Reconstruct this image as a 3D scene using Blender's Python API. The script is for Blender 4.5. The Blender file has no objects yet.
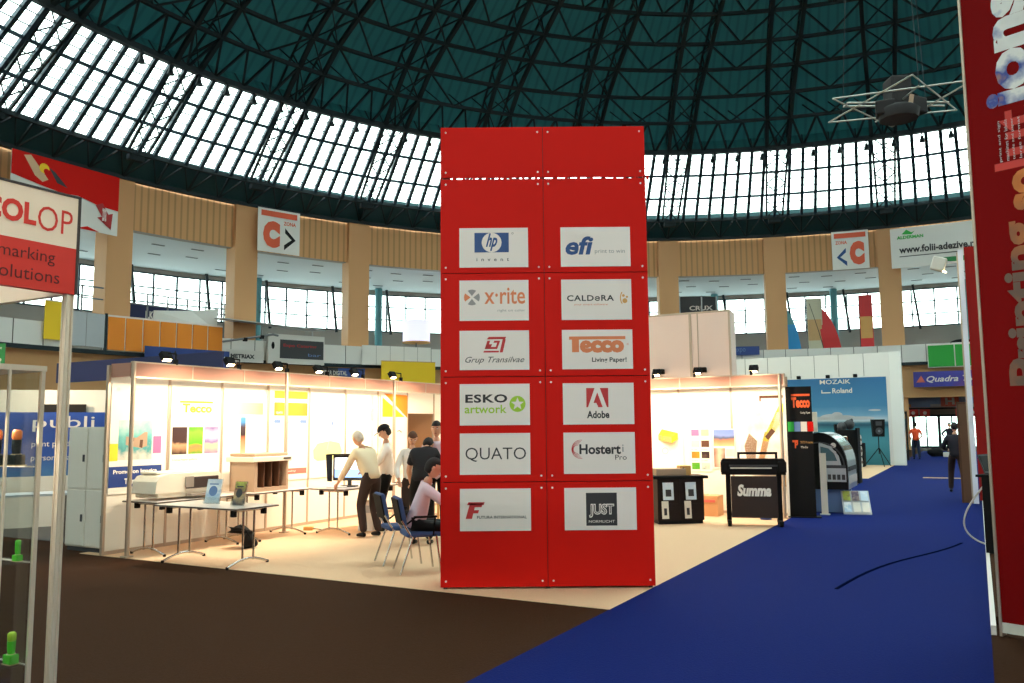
import bpy, bmesh, math, random
from mathutils import Vector, Matrix, Euler
random.seed(7)
PI = math.pi
S = bpy.context.scene
COL = S.collection
sin, cos, R = math.sin, math.cos, math.radians

# ------------------------------------------------------------------ materials
def lin(c):
    c = c / 255.0
    return c / 12.92 if c <= 0.04045 else ((c + 0.055) / 1.055) ** 2.4
def rgb(c): return (lin(c[0]), lin(c[1]), lin(c[2]), 1.0)
MATS = {}
def mat(name, color=(128,128,128), rough=0.6, metal=0.0, emit=None, estr=1.0, noise=0.0, nscale=8.0, bump=0.0, alpha=None, spec=0.5):
    if name in MATS: return MATS[name]
    m = bpy.data.materials.new(name); m.use_nodes = True
    nt = m.node_tree; b = nt.nodes['Principled BSDF']
    b.inputs['Base Color'].default_value = rgb(color)
    b.inputs['Roughness'].default_value = rough
    b.inputs['Metallic'].default_value = metal
    b.inputs['Specular IOR Level'].default_value = spec
    if emit:
        b.inputs['Emission Color'].default_value = rgb(emit)
        b.inputs['Emission Strength'].default_value = estr
    if noise or bump:
        tc = nt.nodes.new('ShaderNodeTexCoord'); n = nt.nodes.new('ShaderNodeTexNoise')
        n.inputs['Scale'].default_value = nscale; n.inputs['Detail'].default_value = 4
        nt.links.new(tc.outputs['Object'], n.inputs['Vector'])
        if noise:
            mx = nt.nodes.new('ShaderNodeMix'); mx.data_type = 'RGBA'
            c = rgb(color)
            mx.inputs['A'].default_value = (c[0]*(1-noise), c[1]*(1-noise), c[2]*(1-noise), 1)
            mx.inputs['B'].default_value = (min(1,c[0]*(1+noise)), min(1,c[1]*(1+noise)), min(1,c[2]*(1+noise)), 1)
            nt.links.new(n.outputs['Fac'], mx.inputs['Factor'])
            nt.links.new(mx.outputs['Result'], b.inputs['Base Color'])
        if bump:
            bp = nt.nodes.new('ShaderNodeBump'); bp.inputs['Strength'].default_value = bump
            bp.inputs['Distance'].default_value = 0.02
            nt.links.new(n.outputs['Fac'], bp.inputs['Height']); nt.links.new(bp.outputs['Normal'], b.inputs['Normal'])
    MATS[name] = m
    return m
def mat_glass(name, tint=(235,245,240), gloss=0.08):
    m = bpy.data.materials.new(name); m.use_nodes = True
    nt = m.node_tree; nt.nodes.clear()
    o = nt.nodes.new('ShaderNodeOutputMaterial'); t = nt.nodes.new('ShaderNodeBsdfTransparent')
    g = nt.nodes.new('ShaderNodeBsdfGlossy'); x = nt.nodes.new('ShaderNodeMixShader')
    t.inputs['Color'].default_value = rgb(tint); g.inputs['Roughness'].default_value = 0.05
    x.inputs['Fac'].default_value = gloss
    nt.links.new(t.outputs[0], x.inputs[1]); nt.links.new(g.outputs[0], x.inputs[2]); nt.links.new(x.outputs[0], o.inputs[0])
    MATS[name] = m; return m
def mat_stripe(name, color, period, amount, angular=False, rough=0.7):
    """vertical ribs: a wave along object X, or round the hall's axis"""
    m = mat(name, color, rough); nt = m.node_tree; b = nt.nodes['Principled BSDF']
    tc = nt.nodes.new('ShaderNodeTexCoord'); sp = nt.nodes.new('ShaderNodeSeparateXYZ')
    nt.links.new(tc.outputs['Object'], sp.inputs[0])
    if angular:
        a = nt.nodes.new('ShaderNodeMath'); a.operation = 'ARCTAN2'
        nt.links.new(sp.outputs['X'], a.inputs[0]); nt.links.new(sp.outputs['Y'], a.inputs[1]); src = a.outputs[0]
    else: src = sp.outputs['X']
    mu = nt.nodes.new('ShaderNodeMath'); mu.operation = 'MULTIPLY'; mu.inputs[1].default_value = 2*PI/period
    si = nt.nodes.new('ShaderNodeMath'); si.operation = 'SINE'
    mr = nt.nodes.new('ShaderNodeMapRange'); mr.inputs['From Min'].default_value = 0.3; mr.inputs['From Max'].default_value = 1.0
    nt.links.new(src, mu.inputs[0]); nt.links.new(mu.outputs[0], si.inputs[0]); nt.links.new(si.outputs[0], mr.inputs['Value'])
    mx = nt.nodes.new('ShaderNodeMix'); mx.data_type = 'RGBA'; c = rgb(color)
    mx.inputs['A'].default_value = c; mx.inputs['B'].default_value = tuple(q*(1-amount) for q in c[:3]) + (1,)
    nt.links.new(mr.outputs[0], mx.inputs['Factor']); nt.links.new(mx.outputs['Result'], b.inputs['Base Color'])
    return m
def mat_grad(name, stops, axis='Z', lo=0.0, hi=1.0, rough=0.6, noise=0.0, nscale=3.0):
    """printed picture: colour bands along one object axis, broken up by noise"""
    m = mat(name, stops[0][1], rough); nt = m.node_tree; b = nt.nodes['Principled BSDF']
    tc = nt.nodes.new('ShaderNodeTexCoord'); sp = nt.nodes.new('ShaderNodeSeparateXYZ')
    nt.links.new(tc.outputs['Object'], sp.inputs[0])
    mr = nt.nodes.new('ShaderNodeMapRange'); mr.inputs['From Min'].default_value = lo; mr.inputs['From Max'].default_value = hi
    nt.links.new(sp.outputs[axis], mr.inputs['Value'])
    fac = mr.outputs[0]
    if noise:
        n = nt.nodes.new('ShaderNodeTexNoise'); n.inputs['Scale'].default_value = nscale; n.inputs['Detail'].default_value = 5
        nt.links.new(tc.outputs['Object'], n.inputs['Vector'])
        ml = nt.nodes.new('ShaderNodeMath'); ml.operation = 'MULTIPLY_ADD'; ml.inputs[1].default_value = noise; ml.inputs[2].default_value = -noise/2
        ad = nt.nodes.new('ShaderNodeMath'); ad.operation = 'ADD'
        nt.links.new(n.outputs['Fac'], ml.inputs[0]); nt.links.new(ml.outputs[0], ad.inputs[0]); nt.links.new(fac, ad.inputs[1]); fac = ad.outputs[0]
    cr = nt.nodes.new('ShaderNodeValToRGB'); e = cr.color_ramp.elements
    while len(e) < len(stops): e.new(0.5)
    for i, (p, c) in enumerate(stops): e[i].position = p; e[i].color = rgb(c)
    nt.links.new(fac, cr.inputs[0]); nt.links.new(cr.outputs[0], b.inputs['Base Color'])
    return m

mat('steel_teal', (26,66,70), 0.6); mat('steel_dark', (14,32,38), 0.7)
mat('glazing_bar', (26,52,66), 0.6); mat('thin_bar', (150,165,165), 0.6)
mat('teal_post', (90,150,160), 0.6)
mat('white', (238,236,230), 0.6); mat('offwhite', (222,216,204), 0.7); mat('black', (11,10,11), 0.6, spec=.2); mat('soft_black', (18,17,18), 0.8, spec=.2)
mat('alu', (214,202,184), 0.4, 0.35); mat('chrome', (200,195,190), 0.2, 1.0); mat('grey', (120,122,126), 0.6); mat('lightgrey', (185,188,192), 0.6)
mat('darkgrey', (58,58,62), 0.6); mat('red', (206,18,6), 0.6, spec=0.15); mat('signred', (212,52,36), 0.5); mat('orange', (244,142,28), 0.6)
mat('blue', (28,60,132), 0.5); mat('navy', (22,30,78), 0.6); mat('hpblue', (20,70,130), 0.5); mat('green', (40,170,60), 0.6)
mat('plate', (232,222,216), 0.55); mat('ink', (48,46,50), 0.7); mat('lime', (160,200,50), 0.6); mat('yellow', (250,205,20), 0.6)
mat('wallpanel', (242,236,222), 0.6); mat('fascia', (176,124,104), 0.6)
mat('paleyellow', (246,212,40), 0.6); mat('printorange', (246,182,60), 0.6); mat('pink', (226,110,160), 0.6); mat('purple', (140,120,180), 0.6)
mat('brown', (92,56,34), 0.7); mat('tan', (200,160,112), 0.75, noise=0.06, nscale=2)
mat('glass_thin'); mat_glass('pane', (224,240,234), 0.04); mat_glass('showglass', (245,248,248), 0.06)
mat('cloth_blue', (52,74,120), 0.9); mat('skin', (214,160,130), 0.55); mat('hair_dark', (30,24,22), 0.8); mat('hair_grey', (200,190,175), 0.8)
mat('hair_brown', (92,60,42), 0.8); mat('lips', (170,90,80), 0.6)

# ------------------------------------------------------------------ mesh builder
_tc = {}
def text_geo(s, bold=0.0, shear=0.0, spacing=1.0):
    k = (s, bold, shear, spacing)
    if k in _tc: return _tc[k]
    cu = bpy.data.curves.new('t', 'FONT'); cu.body = s; cu.size = 1; cu.offset = bold; cu.shear = shear; cu.space_character = spacing
    cu.resolution_u = 3
    o = bpy.data.objects.new('t', cu); COL.objects.link(o)
    bpy.context.view_layer.update()
    me = bpy.data.meshes.new_from_object(o.evaluated_get(bpy.context.evaluated_depsgraph_get()))
    v = [(p.co.x, p.co.y) for p in me.vertices]; f = [tuple(p.vertices) for p in me.polygons]
    bpy.data.objects.remove(o); bpy.data.curves.remove(cu); bpy.data.meshes.remove(me)
    x0 = min(a for a, _ in v); x1 = max(a for a, _ in v); y0 = min(b for _, b in v); y1 = max(b for _, b in v)
    _tc[k] = ([((a-x0)/(x1-x0), (b-y0)/(y1-y0)) for a, b in v], f)
    return _tc[k]

class MB:
    def __init__(s, m='white'): s.v = []; s.f = []; s.fm = []; s.fs = []; s.slots = []; s.T = Matrix.Identity(4); s.cur = m; s.sm = False
    def m(s, name): s.cur = name; return s
    def _slot(s):
        if s.cur not in s.slots: s.slots.append(s.cur)
        return s.slots.index(s.cur)
    def add(s, vs, fs, smooth=None):
        o = len(s.v); k = s._slot()
        s.v += [tuple(s.T @ Vector(p)) for p in vs]
        for f in fs: s.f.append(tuple(o+i for i in f)); s.fm.append(k); s.fs.append(s.sm if smooth is None else smooth)
        return s
    def box(s, c, d, rz=0.0, rx=0.0, ry=0.0, bev=0.0):
        if bev:
            bm = bmesh.new(); bmesh.ops.create_cube(bm, size=1)
            for v in bm.verts: v.co = Vector((v.co.x*d[0], v.co.y*d[1], v.co.z*d[2]))
            bmesh.ops.bevel(bm, geom=list(bm.edges), offset=bev, segments=2, affect='EDGES', profile=0.5)
            bm.verts.index_update(); vs = [v.co.copy() for v in bm.verts]; fs = [tuple(v.index for v in f.verts) for f in bm.faces]; bm.free()
        else:
            x, y, z = d[0]/2, d[1]/2, d[2]/2
            vs = [Vector(p) for p in ((-x,-y,-z),(x,-y,-z),(x,y,-z),(-x,y,-z),(-x,-y,z),(x,-y,z),(x,y,z),(-x,y,z))]
            fs = [(0,3,2,1),(4,5,6,7),(0,1,5,4),(1,2,6,5),(2,3,7,6),(3,0,4,7)]
        if rz or rx or ry:
            e = Euler((rx, ry, rz)).to_matrix(); vs = [e @ p for p in vs]
        c = Vector(c)
        return s.add([p + c for p in vs], fs)
    def bx(s, x0, x1, y0, y1, z0, z1, bev=0.0): return s.box(((x0+x1)/2, (y0+y1)/2, (z0+z1)/2), (abs(x1-x0), abs(y1-y0), abs(z1-z0)), bev=bev)
    def tube(s, a, b, r0, r1=None, n=8, up=None, smooth=True):
        r1 = r0 if r1 is None else r1
        a = Vector(a); b = Vector(b); d = (b-a).normalized()
        u = Vector((0,0,1)) if abs(d.z) < 0.9 else Vector((1,0,0))
        p = d.cross(u).normalized(); q = d.cross(p)
        off = PI/4 if n == 4 else 0
        vs = []
        for c, r in ((a, r0), (b, r1)):
            for i in range(n):
                t = 2*PI*i/n + off; vs.append(c + p*(r*cos(t)) + q*(r*sin(t)))
        fs = [(i, (i+1) % n, n+(i+1) % n, n+i) for i in range(n)]
        s.add(vs, fs, smooth and n > 4); s.add(vs, [tuple(range(n))[::-1], tuple(range(n, 2*n))], False)
        return s
    def path(s, pts, r, n=6):
        for a, b in zip(pts, pts[1:]): s.tube(a, b, r, n=n)
        return s
    def bar(s, a, b, w): return s.tube(a, b, w*0.7071, n=4)
    def prism(s, poly, y0, y1, smooth=False):
        """outline in XZ, extruded from y0 to y1"""
        n = len(poly); vs = [(x, y0, z) for x, z in poly] + [(x, y1, z) for x, z in poly]
        s.add(vs, [tuple(range(n)), tuple(range(2*n-1, n-1, -1))], False)
        return s.add(vs, [((i+1) % n, i, n+i, n+(i+1) % n) for i in range(n)], smooth)
    def poly(s, pts, y=0.0): return s.add([(x, y, z) for x, z in pts], [tuple(range(len(pts)))], False)
    def disc(s, x, z, r, y=0.0, n=20, rz=None): return s.poly([(x + r*cos(2*PI*i/n), z + (rz or r)*sin(2*PI*i/n)) for i in range(n)], y)
    def ring(s, x, z, r0, r1, y=0.0, n=24, a0=0.0, a1=2*PI):
        for i in range(n):
            a = a0+(a1-a0)*i/n; b = a0+(a1-a0)*(i+1)/n
            s.poly([(x+r0*cos(a), z+r0*sin(a)), (x+r1*cos(a), z+r1*sin(a)), (x+r1*cos(b), z+r1*sin(b)), (x+r0*cos(b), z+r0*sin(b))], y)
        return s
    def rect(s, x0, x1, z0, z1, y=0.0): return s.poly([(x0,z0),(x1,z0),(x1,z1),(x0,z1)], y)
    def text(s, t, x0, x1, z0, z1, y=0.0, bold=0.0, shear=0.0, spacing=1.0):
        v, f = text_geo(t, bold, shear, spacing)
        return s.add([(x0+(x1-x0)*a, y, z0+(z1-z0)*b) for a, b in v], f, False)
    def lathe(s, prof, n=16, c=(0,0,0), smooth=True):
        vs = []; fs = []
        for r, z in prof:
            for i in range(n): vs.append((c[0]+r*cos(2*PI*i/n), c[1]+r*sin(2*PI*i/n), c[2]+z))
        for k in range(len(prof)-1):
            for i in range(n): fs.append((k*n+i, k*n+(i+1) % n, (k+1)*n+(i+1) % n, (k+1)*n+i))
        s.add(vs, fs, smooth)
        return s.add(vs, [tuple(range(n))[::-1], tuple(range((len(prof)-1)*n, len(prof)*n))], False)
    def ball(s, c, r, n=12, m=8, M=None):
        r = (r, r, r) if not hasattr(r, '__len__') else r
        vs = []; fs = []
        for j in range(m+1):
            t = PI*j/m
            for i in range(n):
                p = Vector((r[0]*sin(t)*cos(2*PI*i/n), r[1]*sin(t)*sin(2*PI*i/n), r[2]*cos(t)))
                if M: p = M @ p
                vs.append(Vector(c)+p)
        for j in range(m):
            for i in range(n): fs.append((j*n+i, (j+1)*n+i, (j+1)*n+(i+1) % n, j*n+(i+1) % n))
        return s.add(vs, fs, True)
    def build(s, name, parent=None, loc=(0,0,0), rz=0.0, **kw):
        me = bpy.data.meshes.new(name)
        me.from_pydata(s.v, [], s.f)
        for k in s.slots: me.materials.append(MATS[k])
        me.polygons.foreach_set('material_index', s.fm)
        me.polygons.foreach_set('use_smooth', s.fs)
        me.validate(); me.update()
        o = bpy.data.objects.new(name, me); COL.objects.link(o)
        if parent: o.parent = parent
        o.location = loc; o.rotation_euler = (0, 0, rz)
        tag(o, **kw)
        return o

def tag(o, label=None, cat=None, group=None, kind=None):
    if label: o['label'] = label
    if cat: o['category'] = cat
    if group: o['group'] = group
    if kind: o['kind'] = kind
    return o
def empty(name, loc, rz, label, cat, group=None):
    o = bpy.data.objects.new(name, None); COL.objects.link(o); o.empty_display_size = 0.1
    o.location = loc; o.rotation_euler = (0, 0, rz)
    return tag(o, label, cat, group)
def dup(root, loc, rz, label=None, group=None):
    def cp(o, parent):
        c = o.copy(); COL.objects.link(c)
        if parent: c.parent = parent
        for ch in [x for x in KIDS.get(o.name, [])]: cp(ch, c)
        return c
    r = cp(root, None); r.location = loc; r.rotation_euler = (0, 0, rz)
    if label: r['label'] = label
    if group: r['group'] = group
    return r
KIDS = {}
def learn(root):
    """note the children of a thing so that dup() can copy them"""
    for o in list(bpy.data.objects):
        if o.parent: KIDS.setdefault(o.parent.name, [])
    for o in list(bpy.data.objects):
        if o.parent and o not in KIDS[o.parent.name]: KIDS[o.parent.name].append(o)
    return root

# ------------------------------------------------------------------ frames of the place
CX, CY, PH, NB = 10.29, 21.14, -54.67, 32          # the round hall
STEP = 360.0/NB
def RP(az, r, z): return Vector((CX + r*sin(R(az)), CY + r*cos(R(az)), z))
def rrz(az): return -R(az)
OX, OY, TH = 0.9, 7.99, R(29.1)                     # the stand's front right corner and the direction of the aisle
EX, EY = sin(TH), cos(TH); BX, BY = cos(TH), -sin(TH)
def BP(u, v, z=0.0): return Vector((OX + u*BX + v*EX, OY + u*BY + v*EY, z))
RZ_B = -TH                # things whose front looks back along the aisle
RZ_L = PI/2 - TH          # things on the left wall, front looking along +u

# ------------------------------------------------------------------ camera
F_PX, PITCH, ROLL = 830.0, math.atan(86/830.0), R(0.5)
cam = bpy.data.cameras.new('camera'); co = bpy.data.objects.new('camera', cam); COL.objects.link(co)
cam.sensor_width = 36.0; cam.lens = F_PX/1024*36.0; cam.clip_start = 0.05; cam.clip_end = 500
fw = Vector((0, cos(PITCH), sin(PITCH))); r0 = Vector((1,0,0)); u0 = Vector((0, -sin(PITCH), cos(PITCH)))
rr = r0*cos(ROLL) - u0*sin(ROLL); uu = r0*sin(ROLL) + u0*cos(ROLL)
M = Matrix((rr, uu, -fw)).transposed().to_4x4(); M.translation = Vector((0, 0, 1.7))
co.matrix_world = M
S.camera = co

# ------------------------------------------------------------------ sky
w = bpy.data.worlds.new('sky'); S.world = w; w.use_nodes = True
bg = w.node_tree.nodes['Background']; bg.inputs['Color'].default_value = (0.93, 1.0, 1.0, 1); bg.inputs['Strength'].default_value = 3.8
S.view_settings.view_transform = 'Standard'; S.view_settings.look = 'None'; S.view_settings.gamma = 1.0
S.view_settings.use_curve_mapping = False; S.view_settings.exposure = 1.15
S.cycles.use_denoising = True; S.cycles.max_bounces = 8; S.cycles.diffuse_bounces = 4; S.cycles.transparent_max_bounces = 12
S.cycles.sample_clamp_indirect = 4.0

# ------------------------------------------------------------------ floor
def carpet(name, c, amt, scale, bump=0.3):
    m = mat(name, c, 0.95, spec=0.1, noise=amt, nscale=scale, bump=bump); return m
carpet('carpet_brown', (60,35,18), 0.22, 60); carpet('carpet_blue', (6,28,96), 0.12, 50); carpet('carpet_beige', (228,188,152), 0.06, 40)
mat('concrete', (70,66,62), 0.6, noise=0.2, nscale=2)
mat('tanfloor', (190,130,80), 0.5)
b = MB('carpet_brown'); b.sm = False
b.lathe([(48.4, -0.2), (48.4, -0.006)], 96)
b.build('floor', loc=(CX, CY, 0), kind='structure')
mat('paving', (170,172,170), 0.8)
b = MB('paving'); b.lathe([(110, -0.5), (110, -0.21)], 64); b.build('ground_outside', loc=(CX, CY, 0), kind='structure')
def slab(name, pts, z0, z1, m):
    b = MB(m); n = len(pts)
    vs = [(p.x, p.y, z0) for p in pts] + [(p.x, p.y, z1) for p in pts]
    b.add(vs, [tuple(range(n)), tuple(range(2*n-1, n-1, -1))] + [((i+1) % n, i, n+i, n+(i+1) % n) for i in range(n)], False)
    me = b.build(name, kind='structure')
    bm = bmesh.new(); bm.from_mesh(me.data); bmesh.ops.recalc_face_normals(bm, faces=bm.faces); bm.to_mesh(me.data); bm.free()
    return me
slab('floor_stand_carpet', [BP(-8,0), BP(0,0), BP(0,19.1), BP(-8,19.1)], -0.05, 0.0, 'carpet_beige')
slab('floor_aisle_carpet', [BP(0,-10), BP(3.1,-10), BP(3.1,51.5), BP(0,51.5)], -0.05, 0.001, 'carpet_blue')
slab('floor_cross_aisle', [BP(-14,19.1), BP(0,19.1), BP(0,21.2), BP(-14,21.2)], -0.05, 0.0, 'carpet_blue')
slab('floor_far_stand', [BP(-14,21.2), BP(0,21.2), BP(0,31.2), BP(-14,31.2)], -0.05, 0.0, 'carpet_beige')
slab('floor_left_stand', [BP(-16,0.6), BP(-8,0.6), BP(-8,9), BP(-16,9)], -0.05, 0.0, 'concrete')
# a seam that runs across the blue carpet
mat('seam', (5,12,40), 0.95, spec=0.0)
b = MB('seam'); pts = []
for px in range(13):
    t = px/12; pts.append(Vector((3.35+3.05*t, 8.85+3.4*t + 0.16*sin(t*5), 0.004)))
for a, c in zip(pts, pts[1:]): b.box((a+c)/2, ((c-a).length+0.02, 0.035, 0.006), rz=math.atan2((c-a).y, (c-a).x))
b.build('carpet_seam', kind='structure')
b = MB('tan'); b.box(BP(2.15,22.2,0.006), (1.3, 0.28, 0.012), rz=RZ_B)
b.build('floor_tape_strip', kind='structure')

# ------------------------------------------------------------------ the dome
PROF = [(38.0,15.15),(36.62,16.2),(32.4,19.76),(30.65,21.1),(29.2,22.2),(27.3,23.15),(25.4,23.9),(23.3,24.65),(21.0,25.35),(18.4,26.0),(15.6,26.6),(12.2,27.15)]
OFF = []
for i, (r, z) in enumerate(PROF):
    a = PROF[max(0, i-1)]; c = PROF[min(len(PROF)-1, i+1)]
    d = Vector((c[0]-a[0], c[1]-a[1])).normalized(); OFF.append((r + d.y*1.3, z - d.x*1.3))
def P(az, i, out=False, dt=0.0):
    """a point of the dome: ring i at azimuth az, moved sideways by dt metres"""
    r, z = (OFF if out else PROF)[i]; a = R(az)
    return Vector((r*sin(a) + dt*cos(a), r*cos(a) - dt*sin(a), z))
HALL = (CX, CY, 0)
mr_ = mat_stripe('roof_teal', (40,108,110), 2*PI/320, 0.3, angular=True)
def translucent(m, c):
    nt = m.node_tree; o = [n for n in nt.nodes if n.type == 'OUTPUT_MATERIAL'][0]; p = nt.nodes['Principled BSDF']
    t = nt.nodes.new('ShaderNodeBsdfTranslucent'); t.inputs['Color'].default_value = (c[0], c[1], c[2], 1)
    a = nt.nodes.new('ShaderNodeAddShader'); nt.links.new(p.outputs[0], a.inputs[0]); nt.links.new(t.outputs[0], a.inputs[1]); nt.links.new(a.outputs[0], o.inputs[0])
translucent(mr_, (0.0004, 0.0026, 0.0029))   # translucency added to brighten the dark sheeting with a little daylight from behind
# roof skin from the top of the glazing up to the added skylight
b = MB('roof_teal'); n = 128
for i in range(2, len(PROF)-1):
    for k in range(n):
        a0, a1 = 360*k/n, 360*(k+1)/n
        b.add([P(a0,i,True), P(a1,i,True), P(a1,i+1,True), P(a0,i+1,True)], [(0,1,2,3)], False)
for k in range(n):   # the step between glazing and skin
    a0, a1 = 360*k/n, 360*(k+1)/n
    b.add([P(a0,2), P(a1,2), P(a1,2,True), P(a0,2,True)], [(0,1,2,3)], False)
b.build('ceiling', loc=HALL, kind='structure')
# glazed bays: window_1 .. window_32, one mesh reused round the ring
def glazed_bay():
    b = MB('pane')
    def Q(s, t):   # s 0..1 across, t 0..1 up
        a = R(PH*0 + STEP*s); p0 = PROF[1]; p1 = PROF[2]
        r = p0[0]+(p1[0]-p0[0])*t; z = p0[1]+(p1[1]-p0[1])*t
        return Vector((r*sin(a), r*cos(a), z))
    for s in range(8): b.add([Q(s/8,0), Q((s+1)/8,0), Q((s+1)/8,1), Q(s/8,1)], [(0,1,2,3)], False)
    b.m('glazing_bar')
    for s in range(8): b.bar(Q(s/8,0), Q(s/8,1), 0.2)
    for t in (0, 1/3, 2/3, 1):
        for s in range(8): b.bar(Q(s/8,t), Q((s+1)/8,t), 0.2 if t in (0,1) else 0.14)
    b.m('thin_bar')
    for t in (1/9, 2/9, 4/9, 5/9, 7/9, 8/9):
        for s in range(8): b.bar(Q(s/8,t), Q((s+1)/8,t), 0.05)
    return b
me0 = None
for k in range(NB):
    if me0 is None: o = glazed_bay().build('window_1', loc=HALL, kind='structure'); me0 = o.data
    else: o = bpy.data.objects.new('window_%d' % (k+1), me0); COL.objects.link(o); o.location = HALL; o['kind'] = 'structure'
    o.rotation_euler = (0, 0, -R(PH + STEP*k))
# unseen skylight added at the crown to give the floor top light
b = MB('pane'); b.poly([(0,0)])if False else None
for k in range(32):
    a0, a1 = R(360*k/32), R(360*(k+1)/32)
    b.add([(12.5*sin(a0),12.5*cos(a0),28.3), (12.5*sin(a1),12.5*cos(a1),28.3), (0,0,30.5)], [(0,1,2)], False)
b.m('glazing_bar')
for k in range(32): a0 = R(360*k/32); b.bar((12.5*sin(a0),12.5*cos(a0),28.3), (0,0,30.5), 0.15)
b.build('window_added_skylight', loc=HALL, kind='structure')
# ribs: box trusses, one mesh reused
def rib():
    b = MB('steel_dark'); N = len(PROF)
    W = [1.0, 1.05, 1.35, 1.45, 1.5, 1.6, 1.68, 1.7, 1.7, 1.7, 1.7, 1.7]
    for i in range(1, N-1):
        for sgn in (-1, 1):
            a, c = P(0,i,False,sgn*W[i]/2), P(0,i+1,False,sgn*W[i+1]/2)
            b.bar(a, c, 0.22 if i > 1 else 0.13)
            if i > 1:
                ao, co_ = P(0,i,True,sgn*W[i]/2), P(0,i+1,True,sgn*W[i+1]/2)
                b.bar(ao, co_, 0.12); b.bar(a, ao, 0.06); b.bar(ao, c, 0.05)
        K = 1 if i > 1 else 4
        for j in range(K):
            t0, t1 = j/K, (j+1)/K
            L = lambda s, t: P(0,i,False,s*W[i]/2).lerp(P(0,i+1,False,s*W[i+1]/2), t)
            b.bar(L(-1,t0), L(1,t1), 0.06); b.bar(L(1,t0), L(-1,t1), 0.06)
    b.m('steel_dark').box(P(0,1)+Vector((0,0.15,-0.25)), (0.8, 0.4, 0.3))
    return b
me1 = None
for k in range(NB):
    if me1 is None: o = rib().build('trim_1', loc=HALL, kind='structure'); me1 = o.data
    else: o = bpy.data.objects.new('trim_%d' % (k+1), me1); COL.objects.link(o); o.location = HALL; o['kind'] = 'structure'
    o.rotation_euler = (0, 0, -R(PH + STEP*k))
# purlin rings and their V braces, one bay reused
def purlins():
    b = MB('steel_dark'); N = len(PROF)
    for i in range(2, N):
        w_ = 0.3 if i == 2 else 0.18
        for s in range(4): b.bar(P(STEP*s/4,i), P(STEP*(s+1)/4,i), w_)
    for i in range(3, N-1):       # V in each cell, its point on the lower ring
        a = 1.6
        b.bar(P(a,i+1), P(STEP/2,i), 0.09); b.bar(P(STEP-a,i+1), P(STEP/2,i), 0.09)
    K = 4                         # the lattice band above the glazing
    for j in range(K):
        s0, s1, sm = STEP*j/K, STEP*(j+1)/K, STEP*(j+.5)/K
        b.bar(P(s0,2), P(sm,3), 0.11); b.bar(P(sm,3), P(s1,2), 0.11)
        b.bar(P(s0,2), P(s0,2,True), 0.08); b.bar(P(sm,3), P(s0,3,True), 0.07)
    return b
me2 = None
for k in range(NB):
    if me2 is None: o = purlins().build('trim_33', loc=HALL, kind='structure'); me2 = o.data
    else: o = bpy.data.objects.new('trim_%d' % (k+33), me2); COL.objects.link(o); o.location = HALL; o['kind'] = 'structure'
    o.rotation_euler = (0, 0, -R(PH + STEP*k))
# ring beam under the glazing
b = MB('steel_teal'); n = 128
for k in range(n):
    a0, a1 = R(360*k/n), R(360*(k+1)/n)
    q = lambda a, r, z: (r*sin(a), r*cos(a), z)
    b.add([q(a0,38.3,15.1), q(a1,38.3,15.1), q(a1,36.9,16.25), q(a0,36.9,16.25)], [(0,1,2,3)], False)
    b.add([q(a0,38.9,15.1), q(a1,38.9,15.1), q(a1,38.9,17.2), q(a0,38.9,17.2)], [(0,1,2,3)], False)
b.m('steel_dark')
for k in range(NB*4):
    a0, a1 = R(PH + STEP*k/4), R(PH + STEP*(k+1)/4); am = (a0+a1)/2
    b.bar(q(a0,37.95,15.15), q(a1,37.95,15.15), 0.2); b.bar(q(a0,36.6,16.2), q(a1,36.6,16.2), 0.22)
    b.bar(q(a0,37.95,15.15), q(am,36.6,16.2), 0.07); b.bar(q(am,36.6,16.2), q(a1,37.95,15.15), 0.07); b.bar(q(a0,37.95,15.15), q(a0,36.6,16.2), 0.1)
b.build('trim_ring_beam', loc=HALL, kind='structure')

# ------------------------------------------------------------------ gallery ring
def ringwall(b, r, z0, z1, n=96, flip=False):
    for k in range(n):
        a0, a1 = R(360*k/n), R(360*(k+1)/n)
        b.add([(r*sin(a0),r*cos(a0),z0),(r*sin(a1),r*cos(a1),z0),(r*sin(a1),r*cos(a1),z1),(r*sin(a0),r*cos(a0),z1)], [(0,1,2,3)], False)
def ringflat(b, r0_, r1_, z, n=96):
    for k in range(n):
        a0, a1 = R(360*k/n), R(360*(k+1)/n)
        b.add([(r0_*sin(a0),r0_*cos(a0),z),(r0_*sin(a1),r0_*cos(a1),z),(r1_*sin(a1),r1_*cos(a1),z),(r1_*sin(a0),r1_*cos(a0),z)], [(0,1,2,3)], False)
mat_stripe('corrugated', (214,162,108), 2*PI/620, 0.35, angular=True); mat('column_tan', (212,158,106), 0.6)
mat('soffit', (214,222,228), 0.8); mat('gallery_grey', (168,162,156), 0.8); mat('vent', (90,96,104), 0.6)
b = MB('corrugated'); ringwall(b, 38.35, 12.5, 15.15); b.m('gallery_grey'); ringwall(b, 38.9, 12.5, 15.15); ringflat(b, 38.35, 38.9, 12.5)
b.build('wall_band', loc=HALL, kind='structure')
b = MB('soffit'); ringflat(b, 38.9, 48.4, 12.55)
b.m('vent')
for k in range(NB):
    for (da, r_) in ((2.2,40.5),(5.4,40.9),(8.6,40.6),(3.4,43.2),(6.8,43.6),(9.6,43.0),(2.4,45.8),(5.8,46.1)):
        a = R(PH + STEP*k + da); p = Vector((r_*sin(a), r_*cos(a), 12.53)); b.box(p, (0.75, 0.16, 0.03), rz=-a)
b.build('ceiling_gallery', loc=HALL, kind='structure')
AZD = math.degrees(math.atan2(BP(1.6,50).x-CX, BP(1.6,50).y-CY))
b = MB('gallery_grey'); ringwall(b, 48.4, 12.2, 12.55); ringwall(b, 48.4, 5.2, 9.3)
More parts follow.
